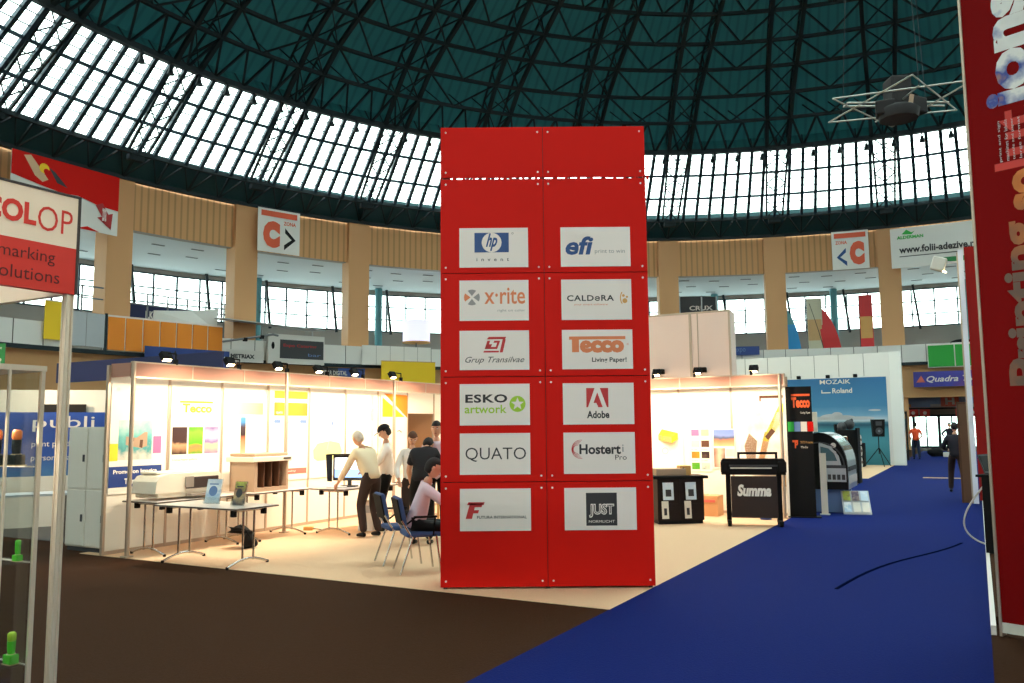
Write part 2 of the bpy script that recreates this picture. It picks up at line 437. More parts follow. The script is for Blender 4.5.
for k in range(96):
    am = (360*(k+.5)/96 - AZD + 180) % 360 - 180
    if abs(am) > 9:
        a0, a1 = R(360*k/96), R(360*(k+1)/96)
        b.add([(48.4*sin(a0),48.4*cos(a0),0),(48.4*sin(a1),48.4*cos(a1),0),(48.4*sin(a1),48.4*cos(a1),5.2),(48.4*sin(a0),48.4*cos(a0),5.2)], [(0,1,2,3)], False)
b.m('gallery_grey'); ringflat(b, 48.4, 49.0, 9.3); b.build('wall_outer', loc=HALL, kind='structure')
b = MB('gallery_grey'); ringflat(b, 37.8, 48.4, 5.6); ringflat(b, 37.8, 48.4, 5.2); b.build('floor_gallery', loc=HALL, kind='structure')
mat('fascia_tan', (208,156,104), 0.7, noise=0.05, nscale=1); mat('parapet', (232,228,222), 0.7); mat('joint', (120,112,104), 0.7)
b = MB('fascia_tan'); ringwall(b, 37.8, 3.45, 5.6, 128)
ringflat(b, 37.8, 38.6, 3.45, 128)
b.build('wall_gallery_fascia', loc=HALL, kind='structure')
b = MB('parapet'); ringwall(b, 37.5, 5.75, 6.95, 160); ringflat(b, 37.5, 37.75, 6.95, 160); ringwall(b, 37.75, 5.6, 6.95, 160)
b.m('joint')
for k in range(0, 160): 
    a = R(360*k/160); b.bar((37.48*sin(a),37.48*cos(a),5.8), (37.48*sin(a),37.48*cos(a),6.95), 0.03)
b.m('steel_dark')
for k in range(160):
    a0, a1 = R(360*k/160), R(360*(k+1)/160); b.bar((37.45*sin(a0),37.45*cos(a0),5.68), (37.45*sin(a1),37.45*cos(a1),5.68), 0.2)
b.build('wall_parapet', loc=HALL, kind='structure')
# columns, one mesh reused
b = MB('column_tan'); b.bx(-0.7, 0.7, 37.95, 39.15, 0, 15.15); mec = None
for k in range(NB):
    if mec is None: o = b.build('wall_column', loc=HALL, kind='structure'); mec = o.data
    else: o = bpy.data.objects.new('wall_column', mec); COL.objects.link(o); o.location = HALL; o['kind'] = 'structure'
    o.rotation_euler = (0, 0, -R(PH + STEP*k))
# gallery windows
b = MB('pane')
def GQ(s, z, r=48.4): a = R(STEP*s); return Vector((r*sin(a), r*cos(a), z))
b.add([GQ(0,9.3), GQ(.5,9.3), GQ(.5,12.2), GQ(0,12.2)], [(0,1,2,3)], False); b.add([GQ(.5,9.3), GQ(1,9.3), GQ(1,12.2), GQ(.5,12.2)], [(0,1,2,3)], False)
b.m('glazing_bar')
for s in range(7): b.bar(GQ(s/6,9.3), GQ(s/6,12.2), 0.11)
for z in (9.3, 10.25, 11.25, 12.2):
    b.bar(GQ(0,z), GQ(.5,z), 0.09); b.bar(GQ(.5,z), GQ(1,z), 0.09)
b.m('steel_dark').bar(GQ(.22,9.0,47.6), GQ(.18,12.5,47.6), 0.16); b.bar(GQ(.68,9.0,47.6), GQ(.64,12.5,47.6), 0.16)
b.m('teal_post').tube(GQ(.56,5.6,47.2), GQ(.56,12.5,47.2), 0.28, n=10)
meg = None
for k in range(NB):
    if meg is None: o = b.build('window_33', loc=HALL, kind='structure'); meg = o.data
    else: o = bpy.data.objects.new('window_%d' % (k+33), meg); COL.objects.link(o); o.location = HALL; o['kind'] = 'structure'
    o.rotation_euler = (0, 0, -R(PH + STEP*k))
# ground-floor ring under the gallery with the entrance at the end of the aisle
AZD = math.degrees(math.atan2(BP(1.6,50).x-CX, BP(1.6,50).y-CY))
b = MB('gallery_grey'); n = 160
for k in range(n):
    a0, a1 = 360*k/n, 360*(k+1)/n
    am = ((a0+a1)/2 - AZD + 180) % 360 - 180
    z0_ = 2.35 if abs(am) < 5.7 else 0.0
    p = lambda a, z: (43*sin(R(a)), 43*cos(R(a)), z)
    b.add([p(a0,z0_), p(a1,z0_), p(a1,5.2), p(a0,5.2)], [(0,1,2,3)], False)
b.build('wall_ground_ring', loc=HALL, kind='structure')
mat('door_frame', (20,34,50), 0.5)
for i in range(5):
    a = AZD - 4.3 + i*2.15
    b = MB('pane'); b.bx(-0.72, 0.72, -0.01, 0.01, 0.1, 2.2)
    b.m('door_frame')
    for x in (-0.76, 0, 0.76): b.bx(x-0.05, x+0.05, -0.06, 0.06, 0, 2.35)
    b.bx(-0.8, 0.8, -0.06, 0.06, 2.2, 2.35); b.bx(-0.8, 0.8, -0.05, 0.05, 0, 0.12)
    d = b.build('door_%d' % (i+1), loc=RP(a, 43, 0), rz=rrz(a), kind='structure')
    h = MB('chrome').bx(-0.1,-0.06,-0.12,-0.06,0.9,1.3).bx(0.06,0.1,-0.12,-0.06,0.9,1.3).build('door_handle', d)
# ------------------------------------------------------------------ people
def skin_geo(chains, sub=1):
    """chains: list of lists of (pos, radius); nodes at equal positions are joined"""
    vs = []; rad = []; es = []; idx = {}
    for ch in chains:
        prev = None
        for p, r_ in ch:
            k = tuple(round(q, 4) for q in p)
            if k not in idx: idx[k] = len(vs); vs.append(tuple(p)); rad.append(r_)
            if prev is not None and prev != idx[k]: es.append((prev, idx[k]))
            prev = idx[k]
    me = bpy.data.meshes.new('s'); me.from_pydata(vs, es, [])
    o = bpy.data.objects.new('s', me); COL.objects.link(o)
    o.modifiers.new('k', 'SKIN').use_smooth_shade = True
    sk = me.skin_vertices[0].data
    for i, r_ in enumerate(rad):
        sk[i].radius = (r_, r_) if not hasattr(r_, '__len__') else r_
        sk[i].use_root = False
    # one root in every connected piece
    seen = set(); adj = {i: [] for i in range(len(vs))}
    for a, c in es: adj[a].append(c); adj[c].append(a)
    for i in range(len(vs)):
        if i in seen: continue
        sk[i].use_root = True; st = [i]
        while st:
            q = st.pop()
            if q in seen: continue
            seen.add(q); st += adj[q]
    s = o.modifiers.new('s', 'SUBSURF'); s.levels = sub; s.render_levels = sub
    bpy.context.view_layer.update()
    m2 = bpy.data.meshes.new_from_object(o.evaluated_get(bpy.context.evaluated_depsgraph_get()))
    v = [tuple(p.co) for p in m2.vertices]; f = [tuple(p.vertices) for p in m2.polygons]
    bpy.data.objects.remove(o); bpy.data.meshes.remove(me); bpy.data.meshes.remove(m2)
    return v, f

def ik(a, c, l1, l2, pole):
    a = Vector(a); c = Vector(c); d = c-a; L = min(d.length, (l1+l2)*0.995); dn = d.normalized(); c = a+dn*L
    x = (l1*l1 - l2*l2 + L*L)/(2*L); h = math.sqrt(max(l1*l1-x*x, 0))
    p = Vector(pole); p = (p - dn*p.dot(dn)).normalized()
    return a + dn*x + p*h, c

def person(name, label, loc, rz, hip=0.94, lean=0.05, feet=((-.12,0),(.12,0)), hands=((-.3,-.1,.85),(.3,-.1,.85)),
           look=0.0, turn=0.0, shirt='white', trousers='black', shoes='black', hair='hair_dark', cap=None, sleeves='long',
           scale=1.0, vest=None, skin='skin', heel=0.0, hipz=None, neckdrop=0.0, belly=1.0):
    root = empty(name, loc, rz, label, 'person')
    root.scale = (scale,)*3
    Pv = Vector((0, 0, hip)); up = Vector((0, -sin(lean), cos(lean))); fr = Vector((0, -cos(lean), -sin(lean)))
    Wst = Pv + up*0.12; Ch = Pv + up*0.33; Nk = Pv + up*0.5
    hd = lean + neckdrop
    up2 = Vector((0, -sin(hd), cos(hd))); Hb = Nk + up2*0.09; Hc = Nk + up2*0.19 + Vector((0,-0.02,0))
    sh = [Nk - up*0.06 + Vector((s*0.17, 0, 0)) for s in (-1, 1)]
    hp = [Pv + Vector((s*0.09, 0, -0.03)) for s in (-1, 1)]
    ch_b = [[(Pv, (.11,.085)), (Wst, (.1,.075)), (Ch, (.11,.08)), (Nk, (.06,.06)), (Hb, (.055,.055))]]
    arms = []; legs = []; fingers = []; palms = []
    for i, s in enumerate((-1, 1)):
        el, wr = ik(sh[i], hands[i], 0.29, 0.26, (s*0.6, 0.7, -0.5))
        arms.append((sh[i], el, wr))
        d = (wr-el).normalized(); side = d.cross(Vector((0,0,1)))
        if side.length < 0.1: side = Vector((1,0,0))
        side.normalize(); nrm = side.cross(d)
        pm = wr + d*0.045; pe = wr + d*0.09
        ch_b.append([(Ch, (.11,.08)), (sh[i], .05), ((sh[i]+el)/2, .05), (el, .042), ((el+wr)/2, .038), (wr, .026), (pm, (.036,.02)), (pe, (.036,.018))])
        for j, (o_, ln) in enumerate(((-.027,.07),(-.009,.08),(.009,.075),(.027,.06))):
            p0 = pe - d*0.015 + side*o_; p1 = p0 + d*ln*0.5 - nrm*0.006; p2 = p1 + d*ln*0.45 - nrm*0.02
            fingers.append([(p0, .0095), (p1, .009), (p2, .0075)])
        t0 = wr + d*0.03 + side*(-s)*0.02; t1 = t0 + side*(-s)*0.035 + d*0.03; t2 = t1 + d*0.03 - nrm*0.01
        fingers.append([(t0, .012), (t1, .0105), (t2, .009)])
        f = feet[i]; an = Vector((f[0], f[1], (f[2] if len(f) > 2 else 0)+0.09))
        kn, an = ik(hp[i], an, 0.43, 0.42, (s*0.1, -1, 0.1))
        legs.append((hp[i], kn, an))
        ch_b.append([(Pv, (.11,.085)), (hp[i], .085), ((hp[i]+kn)/2, .075), (kn, .058), ((kn+an)/2, .052), (an, .036)])
    v, fc = skin_geo(ch_b + fingers)
    b = MB(skin); b.add(v, fc, True)
    # head with face
    Mh = Matrix.Rotation(turn, 3, 'Z') @ Matrix.Rotation(-look - hd*0.6, 3, 'X').inverted()
    n, m = 16, 12; hv = []; hf = []
    for j in range(m+1):
        t = PI*j/m
        for i in range(n):
            a = 2*PI*i/n; x = .078*sin(t)*cos(a); y = .098*sin(t)*sin(a); z = .122*cos(t)
            if z < 0: k = 1 + z*2.2; x *= k; y = y*(1+z*0.8) - 0.012*(-z/.12)
            if y > 0 and z < -0.02: y *= 0.8
            hv.append(Hc + Mh @ Vector((x, y, z)))
    for j in range(m):
        for i in range(n): hf.append((j*n+i, (j+1)*n+i, (j+1)*n+(i+1) % n, j*n+(i+1) % n))
    b.add(hv, hf, True)
    H = lambda x, y, z: Hc + Mh @ Vector((x, y, z))
    b.add([H(-.013,-.092,.0),H(.013,-.092,0),H(0,-.1,.03),H(-.017,-.094,-.03),H(.017,-.094,-.03),H(0,-.122,-.028)], [(0,2,5,3),(1,4,5,2),(3,5,4)], True)
    for s in (-1, 1): b.ball(H(s*.078,.005,-.005), (.012,.02,.032), 8, 6, Mh)
    b.build('body', root)
    b = MB('white')
    for s in (-1, 1): b.ball(H(s*.03,-.084,.018), (.012,.01,.008), 8, 6, Mh)
    b.m('black')
    for s in (-1, 1): b.ball(H(s*.03,-.09,.018), (.006,.006,.006), 6, 5, Mh); b.ball(H(s*.031,-.089,.038), (.017,.006,.004), 6, 4, Mh)
    b.m('lips').ball(H(0,-.086,-.052), (.024,.012,.007), 8, 5, Mh)
    b.build('face_features', root)
    # hair or cap
    hc = cap or hair
    if hair:
        b = MB(hair); hv = []; hf = []
        for j in range(m+1):
            t = PI*j/m
            for i in range(n):
                a = 2*PI*i/n; x = .086*sin(t)*cos(a); y = .108*sin(t)*sin(a)+.004; z = .13*cos(t)
                lim = 0.055 if y < -0.03 else (-0.01 if y < 0.03 else -0.07)
                if z < lim: x *= .8; y *= .8; z = max(z, lim-0.02)*0.9
                hv.append(H(x, y, z))
        for j in range(m):
            for i in range(n): hf.append((j*n+i, (j+1)*n+i, (j+1)*n+(i+1) % n, j*n+(i+1) % n))
        b.add(hv, hf, True); b.build('hair', root)
    if cap:
        b = MB(cap); cv = []; cf = []
        for j in range(7):
            t = PI/2*j/6
            for i in range(n): a = 2*PI*i/n; cv.append(H(.094*sin(t)*cos(a), .116*sin(t)*sin(a)+.004, .045+.1*cos(t)))
        for j in range(6):
            for i in range(n): cf.append((j*n+i, (j+1)*n+i, (j+1)*n+(i+1) % n, j*n+(i+1) % n))
        b.add(cv, cf, True)
        pk = [(-.075,-.07,.05),(-.06,-.13,.045),(0,-.185,.035),(.06,-.13,.045),(.075,-.07,.05)]
        b.add([H(*p) for p in pk] + [H(p[0],p[1],p[2]-.012) for p in pk], [(0,1,2,3,4),(9,8,7,6,5),(0,5,6,1),(1,6,7,2),(2,7,8,3),(3,8,9,4),(4,9,5,0)], True)
        b.build('cap', root)
    # shirt
    ch_s = [[(Pv - up*0.09, (.165,.14)), (Pv + up*.04, (.16,.13)), (Wst, (.155*belly,.125*belly)), (Ch, (.165,.125)), (Nk - up*0.02, (.085,.08)), (Nk+up2*0.02, (.072,.07))]]
    for i in range(2):
        a_, e_, w_ = arms[i]
        c = [(Ch, (.165,.125)), (a_, .078), ((a_+e_)/2, .068)]
        if sleeves == 'long': c += [(e_, .06), ((e_+w_)/2, .054), (w_ - (w_-e_).normalized()*0.02, .042)]
        else: c += [(a_.lerp(e_, .72), .068)]
        ch_s.append(c)
    v, fc = skin_geo(ch_s); b = MB(shirt); b.add(v, fc, True); b.build('shirt', root)
    if vest:
        v, fc = skin_geo([[(Pv+up*.05, (.17,.14)), (Ch, (.19,.143)), (Nk - up*0.05, (.1,.09))], [(Ch, (.19,.143)), (sh[0], .085)], [(Ch, (.19,.143)), (sh[1], .085)]])
        b = MB(vest); b.add(v, fc, True); b.build('vest', root)
    # trousers
    ch_t = [[(Pv + up*0.12, (.14,.112)), (Pv, (.15,.12))]]
    for (h_, k_, a_) in legs: ch_t.append([(Pv, (.15,.12)), (h_, .105), ((h_+k_)/2, .092), (k_, .078), ((k_+a_)/2, .072), (a_ - Vector((0,0,.02)), .062)])
    v, fc = skin_geo(ch_t); b = MB(trousers); b.add(v, fc, True); b.build('trousers', root)
    for (h_, k_, a_) in legs:
        z0 = a_.z-0.09
        v, fc = skin_geo([[(Vector((a_.x, a_.y+.03, z0+.045)), (.042,.04)), (Vector((a_.x, a_.y-.06, z0+.045)), (.045,.04)), (Vector((a_.x, a_.y-.17, z0+.03)), (.042,.026))]])
        b = MB(shoes); b.add([(p[0], p[1], max(p[2], z0+0.002)) for p in v], fc, True); b.build('shoe', root)
    return root
mat('shirt_cream', (232,214,178), 0.85); mat('shirt_white', (246,240,232), 0.85); mat('shirt_pink', (222,198,208), 0.85); mat('shirt_black', (24,20,24), 0.9)
mat('trouser_brown', (52,34,28), 0.9); mat('shirt_orange', (235,78,36), 0.85); mat('jeans', (34,44,70), 0.9); mat('shirt_dark', (30,28,40), 0.9)
# ------------------------------------------------------------------ the red tower of sponsor signs
TX0, TX1, TY = -0.78, 1.5, 9.0
tw = empty('sponsor_tower', (TX0, TY, 0), 0, 'tall red sponsor tower standing on the corner of the beige stand carpet', 'sign tower')
PW = (TX1-TX0)/2; ZR = [0.02, 1.12, 2.25, 3.39, 4.46, 5.05]
def dots(b, x0, x1, z0, z1):
    b.m('plate')
    for x in (x0+.055, x1-.055):
        for z in (z0+.06, z1-.06): b.tube((x, -.006, z), (x, .01, z), .011, n=8)
def star(b, x, z, r, y, n=5, r2=.42):
    b.poly([(x+(r if i % 2 == 0 else r*r2)*sin(PI*i/n), z+(r if i % 2 == 0 else r*r2)*cos(PI*i/n)) for i in range(2*n)], y)
random.seed(3)
for side in (0, 1):
    for c in range(2):
        for r_ in range(5):
            if side == 1 and r_ == 4: continue
            gap = 0.012; z0, z1 = ZR[r_]+.004, ZR[r_+1]-.004
            if r_ == 3: z1 -= 0.006
            if r_ == 4: z0 += 0.003
            b = MB('red'); x0, x1 = c*PW+.003, (c+1)*PW-.003
            y = 0 if side == 0 else 0.62
            b.bx(x0, x1, y, y+.018, z0, z1)
            if r_ == 4:        # small tabs that bridge the joint under the top panels
                xx = x0+.13
                for k in range(9): b.bx(xx, xx+.03, y+.004, y+.014, 4.43, z0+.01); xx += .022 + random.choice((.04,.09,.12,.12))
            if side == 0: dots(b, x0, x1, z0, z1)
            b.build('panel', tw)
for x in (0.0, PW*2-.018):
    b = MB('red'); b.bx(x, x+.018, .018, .62, .02, 4.4); b.bx(x, x+.018, .018, .62, 4.4, 5.05); b.build('side_panel', tw)
mat('frame_dark', (60,52,50), 0.5)
b = MB('frame_dark')
for x in (.05, PW, PW*2-.05):
    for y in (.05, .57): b.bx(x-.02, x+.02, y-.02, y+.02, 0, 5.0)
for z in (.1, 1.12, 2.25, 3.39, 5.0):
    for y in (.05, .57): b.bx(.03, PW*2-.03, y-.015, y+.015, z-.015, z+.015)
b.build('frame', tw)
COLX = [(-0.571-TX0, 0.186-TX0), (0.545-TX0, 1.312-TX0)]
ROWZ = [(3.454, 3.894), (2.863, 3.309), (2.324, 2.753), (1.726, 2.171), (1.2, 1.64), (0.607, 1.051)]
mat('xr_grey', (150,145,145), .6); mat('xr_org', (222,128,84), .6); mat('dkred', (196,48,52), .6); mat('gold', (214,160,90), .6); mat('wine', (120,60,70), .6)
def plate(c, r_, draw):
    """logo plate; draw() works in a unit frame 0..1 across and 0..h up"""
    x0, x1 = COLX[c]; z0, z1 = ROWZ[r_]; w_ = x1-x0; h = (z1-z0)/w_
    b = MB('plate'); b.bx(x0, x1, -.008, 0, z0, z1)
    b.T = Matrix.Translation((x0, -.0095, z0)) @ Matrix.Diagonal((w_, 1, w_, 1))
    draw(b, h)
    b.build('logo_plate', tw)
def d_hp(b, h):
    b.m('hpblue').rect(.22,.72,.22,.51); b.m('plate').disc(.47,.365,.145,-.001,24)
    b.m('hpblue').text('hp', .385,.555,.24,.5,-.002,.03,.45); b.m('ink').text('i n v e n t', .25,.72,.09,.14,0,.01,0,1.3)
    b.ring(.775,.5,.011,.015)
def d_efi(b, h):
    b.m('hpblue').text('efi', .07,.47,.17,.44,0,.03,.2); b.m('xr_grey').text('print to win', .49,.92,.175,.25,0)
def d_xr(b, h):
    for i in range(4):
        a = i*PI/2; b.m('xr_org' if i == 2 else 'xr_grey'); cx_, cz = .18, .34
        b.poly([(cx_+.02*cos(a), cz+.02*sin(a))] + [(cx_+.115*cos(a+q), cz+.115*sin(a+q)) for q in (-.55,-.3,0,.3,.55)], 0)
    b.m('xr_org').text('x\u00b7rite', .36,.95,.24,.48,0,.012); b.m('xr_grey').text('right on color', .55,.95,.12,.165,0)
def d_cal(b, h):
    b.m('ink').text('CALD\u0435RA', .08,.75,.27,.355,0,.02,0,1.1); b.m('xr_org').text('your smart software', .18,.66,.2,.235,0)
    b.m('gold').ring(1.0,.31,.15,.165,0,10,PI*.82,PI*1.18); b.disc(.905,.27,.035); b.disc(.885,.345,.02); b.disc(.935,.325,.016)
def d_gt(b, h):
    b.m('dkred').poly([(.36,.30),(.42,.30),(.54,.30),(.585,.42),(.5,.42),(.485,.39),(.54,.39),(.52,.33),(.45,.33),(.47,.37),(.42,.37)])
    b.poly([(.39,.44),(.42,.475),(.67,.475),(.655,.44)]); b.poly([(.575,.25),(.62,.25),(.665,.44),(.62,.44)]); b.poly([(.34,.25),(.56,.25),(.57,.275),(.35,.275)]); b.poly([(.36,.3),(.4,.3),(.44,.42),(.4,.42)])
    b.m('ink').text('Grup Transilvae', .08,.93,.08,.19,0,0,.4)
def d_tec(b, h):
    b.m('xr_org').rect(.1,.9,.42,.465); b.rect(.14,.24,.24,.42); b.text('ecco', .25,.88,.23,.41,0,.07); b.ring(.93,.35,.008,.013)
    b.m('ink').text('Living Paper!', .42,.91,.08,.165,0,.02)
def d_esk(b, h):
    b.m('ink').text('ESKO', .08,.68,.32,.44,0,.03,0,1.1); b.m('lime').text('artwork', .07,.67,.17,.29,0,.015)
    b.disc(.825,.30,.115); b.m('plate'); star(b,.825,.30,.095,-.001)
def d_ado(b, h):
    b.m('dkred').rect(.33,.64,.24,.51); b.m('plate').poly([(.36,.24),(.455,.51),(.52,.51),(.62,.24),(.545,.24),(.525,.3),(.485,.3),(.455,.36),(.485,.42),(.53,.3),(.49,.24)],-.001) if False else None
    b.m('plate').poly([(.345,.235),(.45,.515),(.52,.515),(.625,.235),(.57,.235),(.487,.45),(.45,.34),(.5,.34),(.535,.235),(.41,.235)],-.001) if False else None
    b.m('plate'); b.poly([(.35,.235),(.45,.515),(.485,.515),(.485,.45),(.43,.3),(.41,.235)],-.001); b.poly([(.62,.235),(.52,.515),(.485,.515),(.485,.45),(.56,.235)],-.001); b.poly([(.41,.235),(.43,.30),(.47,.30),(.50,.235)],-.001)
    b.m('ink').text('Adobe', .335,.65,.085,.19,0,.03)
def d_qua(b, h):
    b.m('ink').text('QUATO', .08,.94,.18,.38,0,-.005)
def d_hos(b, h):
    b.m('dkred')
    for k in range(5): b.ring(.24-.012*k,.34,.125-.018*k,.131-.018*k,0,20,PI*.45,PI*1.55)
    b.m('ink').text('Hostert', .22,.8,.27,.41,0,.03); b.text('Pro', .72,.88,.19,.26,0); b.m('xr_grey').text('i', .82,.84,.3,.4,0)
def d_fut(b, h):
    b.m('dkred').poly([(.08,.17),(.14,.38),(.32,.38),(.305,.33),(.21,.33),(.2,.29),(.27,.29),(.255,.245),(.19,.245),(.17,.17)])
    b.poly([(.1,.36),(.12,.4),(.35,.4),(.335,.36)]); b.m('ink').text('FUTURA INTERNATIONAL', .24,.94,.17,.21,0,.02)
def d_jus(b, h):
    b.m('ink').rect(.3,.73,.06,.51); b.m('plate').text('JUST', .34,.69,.17,.36,-.001,.05); b.m('ink').text('JUST', .35,.68,.185,.345,-.002,-.01); b.m('plate').text('NORMLICHT', .335,.695,.1,.135,-.001)
for i, (l_, r_) in enumerate(((d_hp,d_efi),(d_xr,d_cal),(d_gt,d_tec),(d_esk,d_ado),(d_qua,d_hos),(d_fut,d_jus))):
    plate(0, i, l_); plate(1, i, r_)

# ------------------------------------------------------------------ the open stand: walls, posts, fascia
mat('wall_print', (246,240,226), .6); mat('trim_alu', (190,170,150), .4, .5)
def wallrun(name, p0, rz, n, mod=1.0, h=2.62, door=None):
    b = MB('wallpanel')
    for i in range(n):
        if door is not None and i == door:
            b.m('wallpanel').bx(i*mod+.02, (i+1)*mod-.02, 0, .04, 2.02, h); continue
        b.m('wallpanel').bx(i*mod+.02, (i+1)*mod-.02, 0, .03, 0.03, h)
    b.m('trim_alu')
    for i in range(n+1): b.bx(i*mod-.02, i*mod+.02, -.01, .04, 0, h)
    b.bx(0, n*mod, -.005, .035, 0, .05)
    return b.build(name, loc=p0, rz=rz, kind='structure')
wallrun('wall_left', BP(-7.5, 0), RZ_L, 9, door=7)
wallrun('wall_back', BP(-7.5, 9), RZ_B, 7, 7.45/7)
# small room behind the door opening
mat('roomwall', (196,150,110), .7)
b = MB('roomwall'); b.bx(6.6, 8.4, 1.2, 1.24, 0, 2.5); b.bx(6.6, 6.64, .06, 1.2, 0, 2.5); b.bx(8.36, 8.4, .06, 1.2, 0, 2.5)
b.build('wall_store_room', loc=BP(-7.5, 0), rz=RZ_L, kind='structure')
def fascia(name, p0, rz, L, posts, h0=2.43, h1=2.66):
    b = MB('fascia'); b.bx(0, L, -.02, .02, h0+.02, h1-.02); b.m('trim_alu'); b.bx(0, L, -.028, .028, h0, h0+.02); b.bx(0, L, -.028, .028, h1-.02, h1)
    for i in range(int(L)+1): b.bx(i-.01, i+.01, -.026, .026, h0, h1)
    o = b.build(name, loc=p0, rz=rz, kind='structure')
    for i, p in enumerate(posts):
        q = MB('trim_alu'); q.lathe([(.03,0),(.03,h1)], 8, (p, -.03, 0)); q.box((p,-.03,.01),(.12,.12,.02)); q.build('trim_post', loc=p0, rz=rz, kind='structure')
    return o
fascia('trim_fascia_left', BP(-7.07, 0.04), RZ_L, 8.5, (0, 2.93, 5.9))
fascia('trim_fascia_back', BP(-7.0, 8.57), RZ_B, 7.0, (6.92,))
b = MB('fascia'); b.bx(0, .42, -.02, .02, 2.45, 2.64); b.build('trim_fascia_return', loc=BP(-7.5, .04), rz=RZ_B, kind='structure')
# floodlights clamped on the fascia
mat('lamp_glow', (255,240,200), .4, emit=(255,226,170), estr=14)
def make_flood():
    t = empty('clamp_floodlight', (0,0,0), 0, 'x', 'floodlight', 'floodlights along the stand fascia')
    MB('soft_black').bx(-.02,.02,-.03,.03,-.03,.05).tube((0,0,.04),(0,.0,.13),.012).tube((0,0,.13),(0,.16,.15),.012).build('arm', t)
    b = MB('soft_black'); b.T = Matrix.Translation((0,.22,.11)) @ Matrix.Rotation(R(-35),4,'X')
    b.box((0,0,0),(.17,.09,.13),bev=.015); b.build('housing', t)
    b = MB('lamp_glow'); b.T = Matrix.Translation((0,.22,.11)) @ Matrix.Rotation(R(-35),4,'X'); b.box((0,.01,-.068),(.13,.05,.006)); b.build('lens', t)
    return t
fl = learn(make_flood())
def lamp(name, loc, target, power, size=R(140), blend=.6, color=(1,.80,.56), rad=.07):
    l = bpy.data.lights.new(name, 'SPOT'); l.energy = power; l.spot_size = size; l.spot_blend = blend; l.color = color; l.shadow_soft_size = rad
    o = bpy.data.objects.new(name, l); COL.objects.link(o); o.location = loc
    o.rotation_euler = (Vector(target)-Vector(loc)).to_track_quat('-Z', 'Y').to_euler(); return o
POW = 54
LW = ['over the picture of a printer', 'over the three small photographs', 'over the tall narrow photograph', 'over the orange chart', 'over the monitor with a dark hood', 'beside the orange triangle']
first = True
for i, v_ in enumerate((.75, 1.95, 3.0, 4.0, 5.0, 6.2)):
    p = BP(-7.07, v_, 2.68)
    lb = 'black clamp floodlight on the left fascia ' + LW[i]
    if first: fl.location = p; fl.rotation_euler = (0,0,RZ_L); fl['label'] = lb; first = False
    else: dup(fl, p, RZ_L, lb)
    q = BP(-6.84, v_, 2.60) if False else BP(-7.02, v_, 2.3)
    lamp('stand_light', BP(-6.2, v_, 2.55), BP(-7.3, v_, .9), POW)
LB = ['behind the red tower', 'just right of the red tower', 'under the pale pink box tower', 'beside the black banner totem']
for i, u_ in enumerate((-4.6, -2.55, -1.7, -.6)):
    dup(fl, BP(u_, 8.57, 2.68), RZ_B, 'black clamp floodlight on the back fascia ' + LB[i])
    lamp('stand_light', BP(u_, 7.7, 2.55), BP(u_, 8.9, .9), POW)
lamp('stand_light', BP(-4.2, 7.7, 2.55), BP(-4.2, 8.9, .9), POW); lamp('stand_light', BP(-5.8, 7.7, 2.55), BP(-5.8, 8.9, .9), POW)

# ------------------------------------------------------------------ prints on the left wall (local x = distance along the wall)
def poster(name, x0, x1, z0, z1, lb, draw, bg='wall_print', wall='L', grp=None, cat='poster'):
    b = MB(bg); w_, h = x1-x0, z1-z0
    b.bx(0, w_, -.006, 0, 0, h)
    b.T = Matrix.Translation((0, -.008, 0)); draw(b, w_, h)
    loc = BP(-7.5+.012, x0, z0) if wall == 'L' else BP(x0, 9-.012, z0)
    return b.build(name, loc=loc, rz=RZ_L if wall == 'L' else RZ_B, label=lb, cat=cat, group=grp)
mat_grad('pic_teal', [(0,(236,214,196)),(.3,(70,150,150)),(.6,(110,185,180)),(1,(190,215,210))], 'Z', .47, 1.03, noise=.9, nscale=6)
mat_grad('pic_dark', [(0,(40,16,16)),(.35,(196,150,110)),(.45,(60,26,24)),(1,(52,20,22))], 'Z', .52, .93, noise=.3, nscale=9)
mat_grad('pic_green', [(0,(70,160,20)),(.25,(216,130,80)),(.35,(90,180,20)),(.8,(130,205,50)),(1,(70,165,20))], 'Z', .52, .93, noise=.3, nscale=7)
mat_grad('pic_purple', [(0,(120,100,160)),(.3,(236,200,150)),(.45,(130,110,170)),(.7,(220,205,225)),(1,(110,90,155))], 'Z', .52, .93, noise=.3, nscale=7)
mat_grad('pic_strip', [(0,(240,190,150)),(.4,(214,120,80)),(.55,(40,20,24)),(.75,(70,50,60)),(.85,(60,130,190)),(1,(90,160,210))], 'Z', .46, 1.09, noise=.15, nscale=9)
mat_grad('pic_yel', [(0,(250,246,206)),(1,(248,236,120))], 'X', 0, .8); mat('mint', (186,224,210), .6); mat('palegreen', (224,232,150), .6)
mat_grad('pic_orange', [(0,(236,110,20)),(.4,(240,160,30)),(1,(238,130,24))], 'X', 0, .9, noise=.3, nscale=2)
mat('bluetext', (100,130,180), .6); mat('redbar', (222,110,96), .6); mat('machine_beige', (176,146,120), .5)
def p1_(b, w_, h):
    b.m('mint').disc(.1,1.47,.03); b.rect(.3,.55,1.46,1.5)
    b.m('pic_teal').rect(.13,.68,.47,1.03); b.m('machine_beige').poly([(.25,.68),(.25,.8),(.42,.78),(.55,.86),(.6,.86),(.6,.66),(.5,.63)],-.001); b.m('brown').poly([(.3,.74),(.3,.79),(.38,.78),(.38,.73)],-.002); b.poly([(.47,.65),(.52,.63),(.53,.75),(.48,.75)],-.002)
    b.m('paleyellow').rect(0,.13,.46,.7); b.m('pink').rect(.7,.84,.55,.8)
    b.m('blue').rect(0,.86,.09,.38); b.m('wall_print').text('Promotion Imagica', .07,.78,.26,.335,-.001,.03); b.text('Transilvae', .25,.6,.13,.21,-.001,.03)
poster('wall_poster', .03, .93, .82, 2.38, 'white wall poster with a printer picture and blue title strip', p1_)
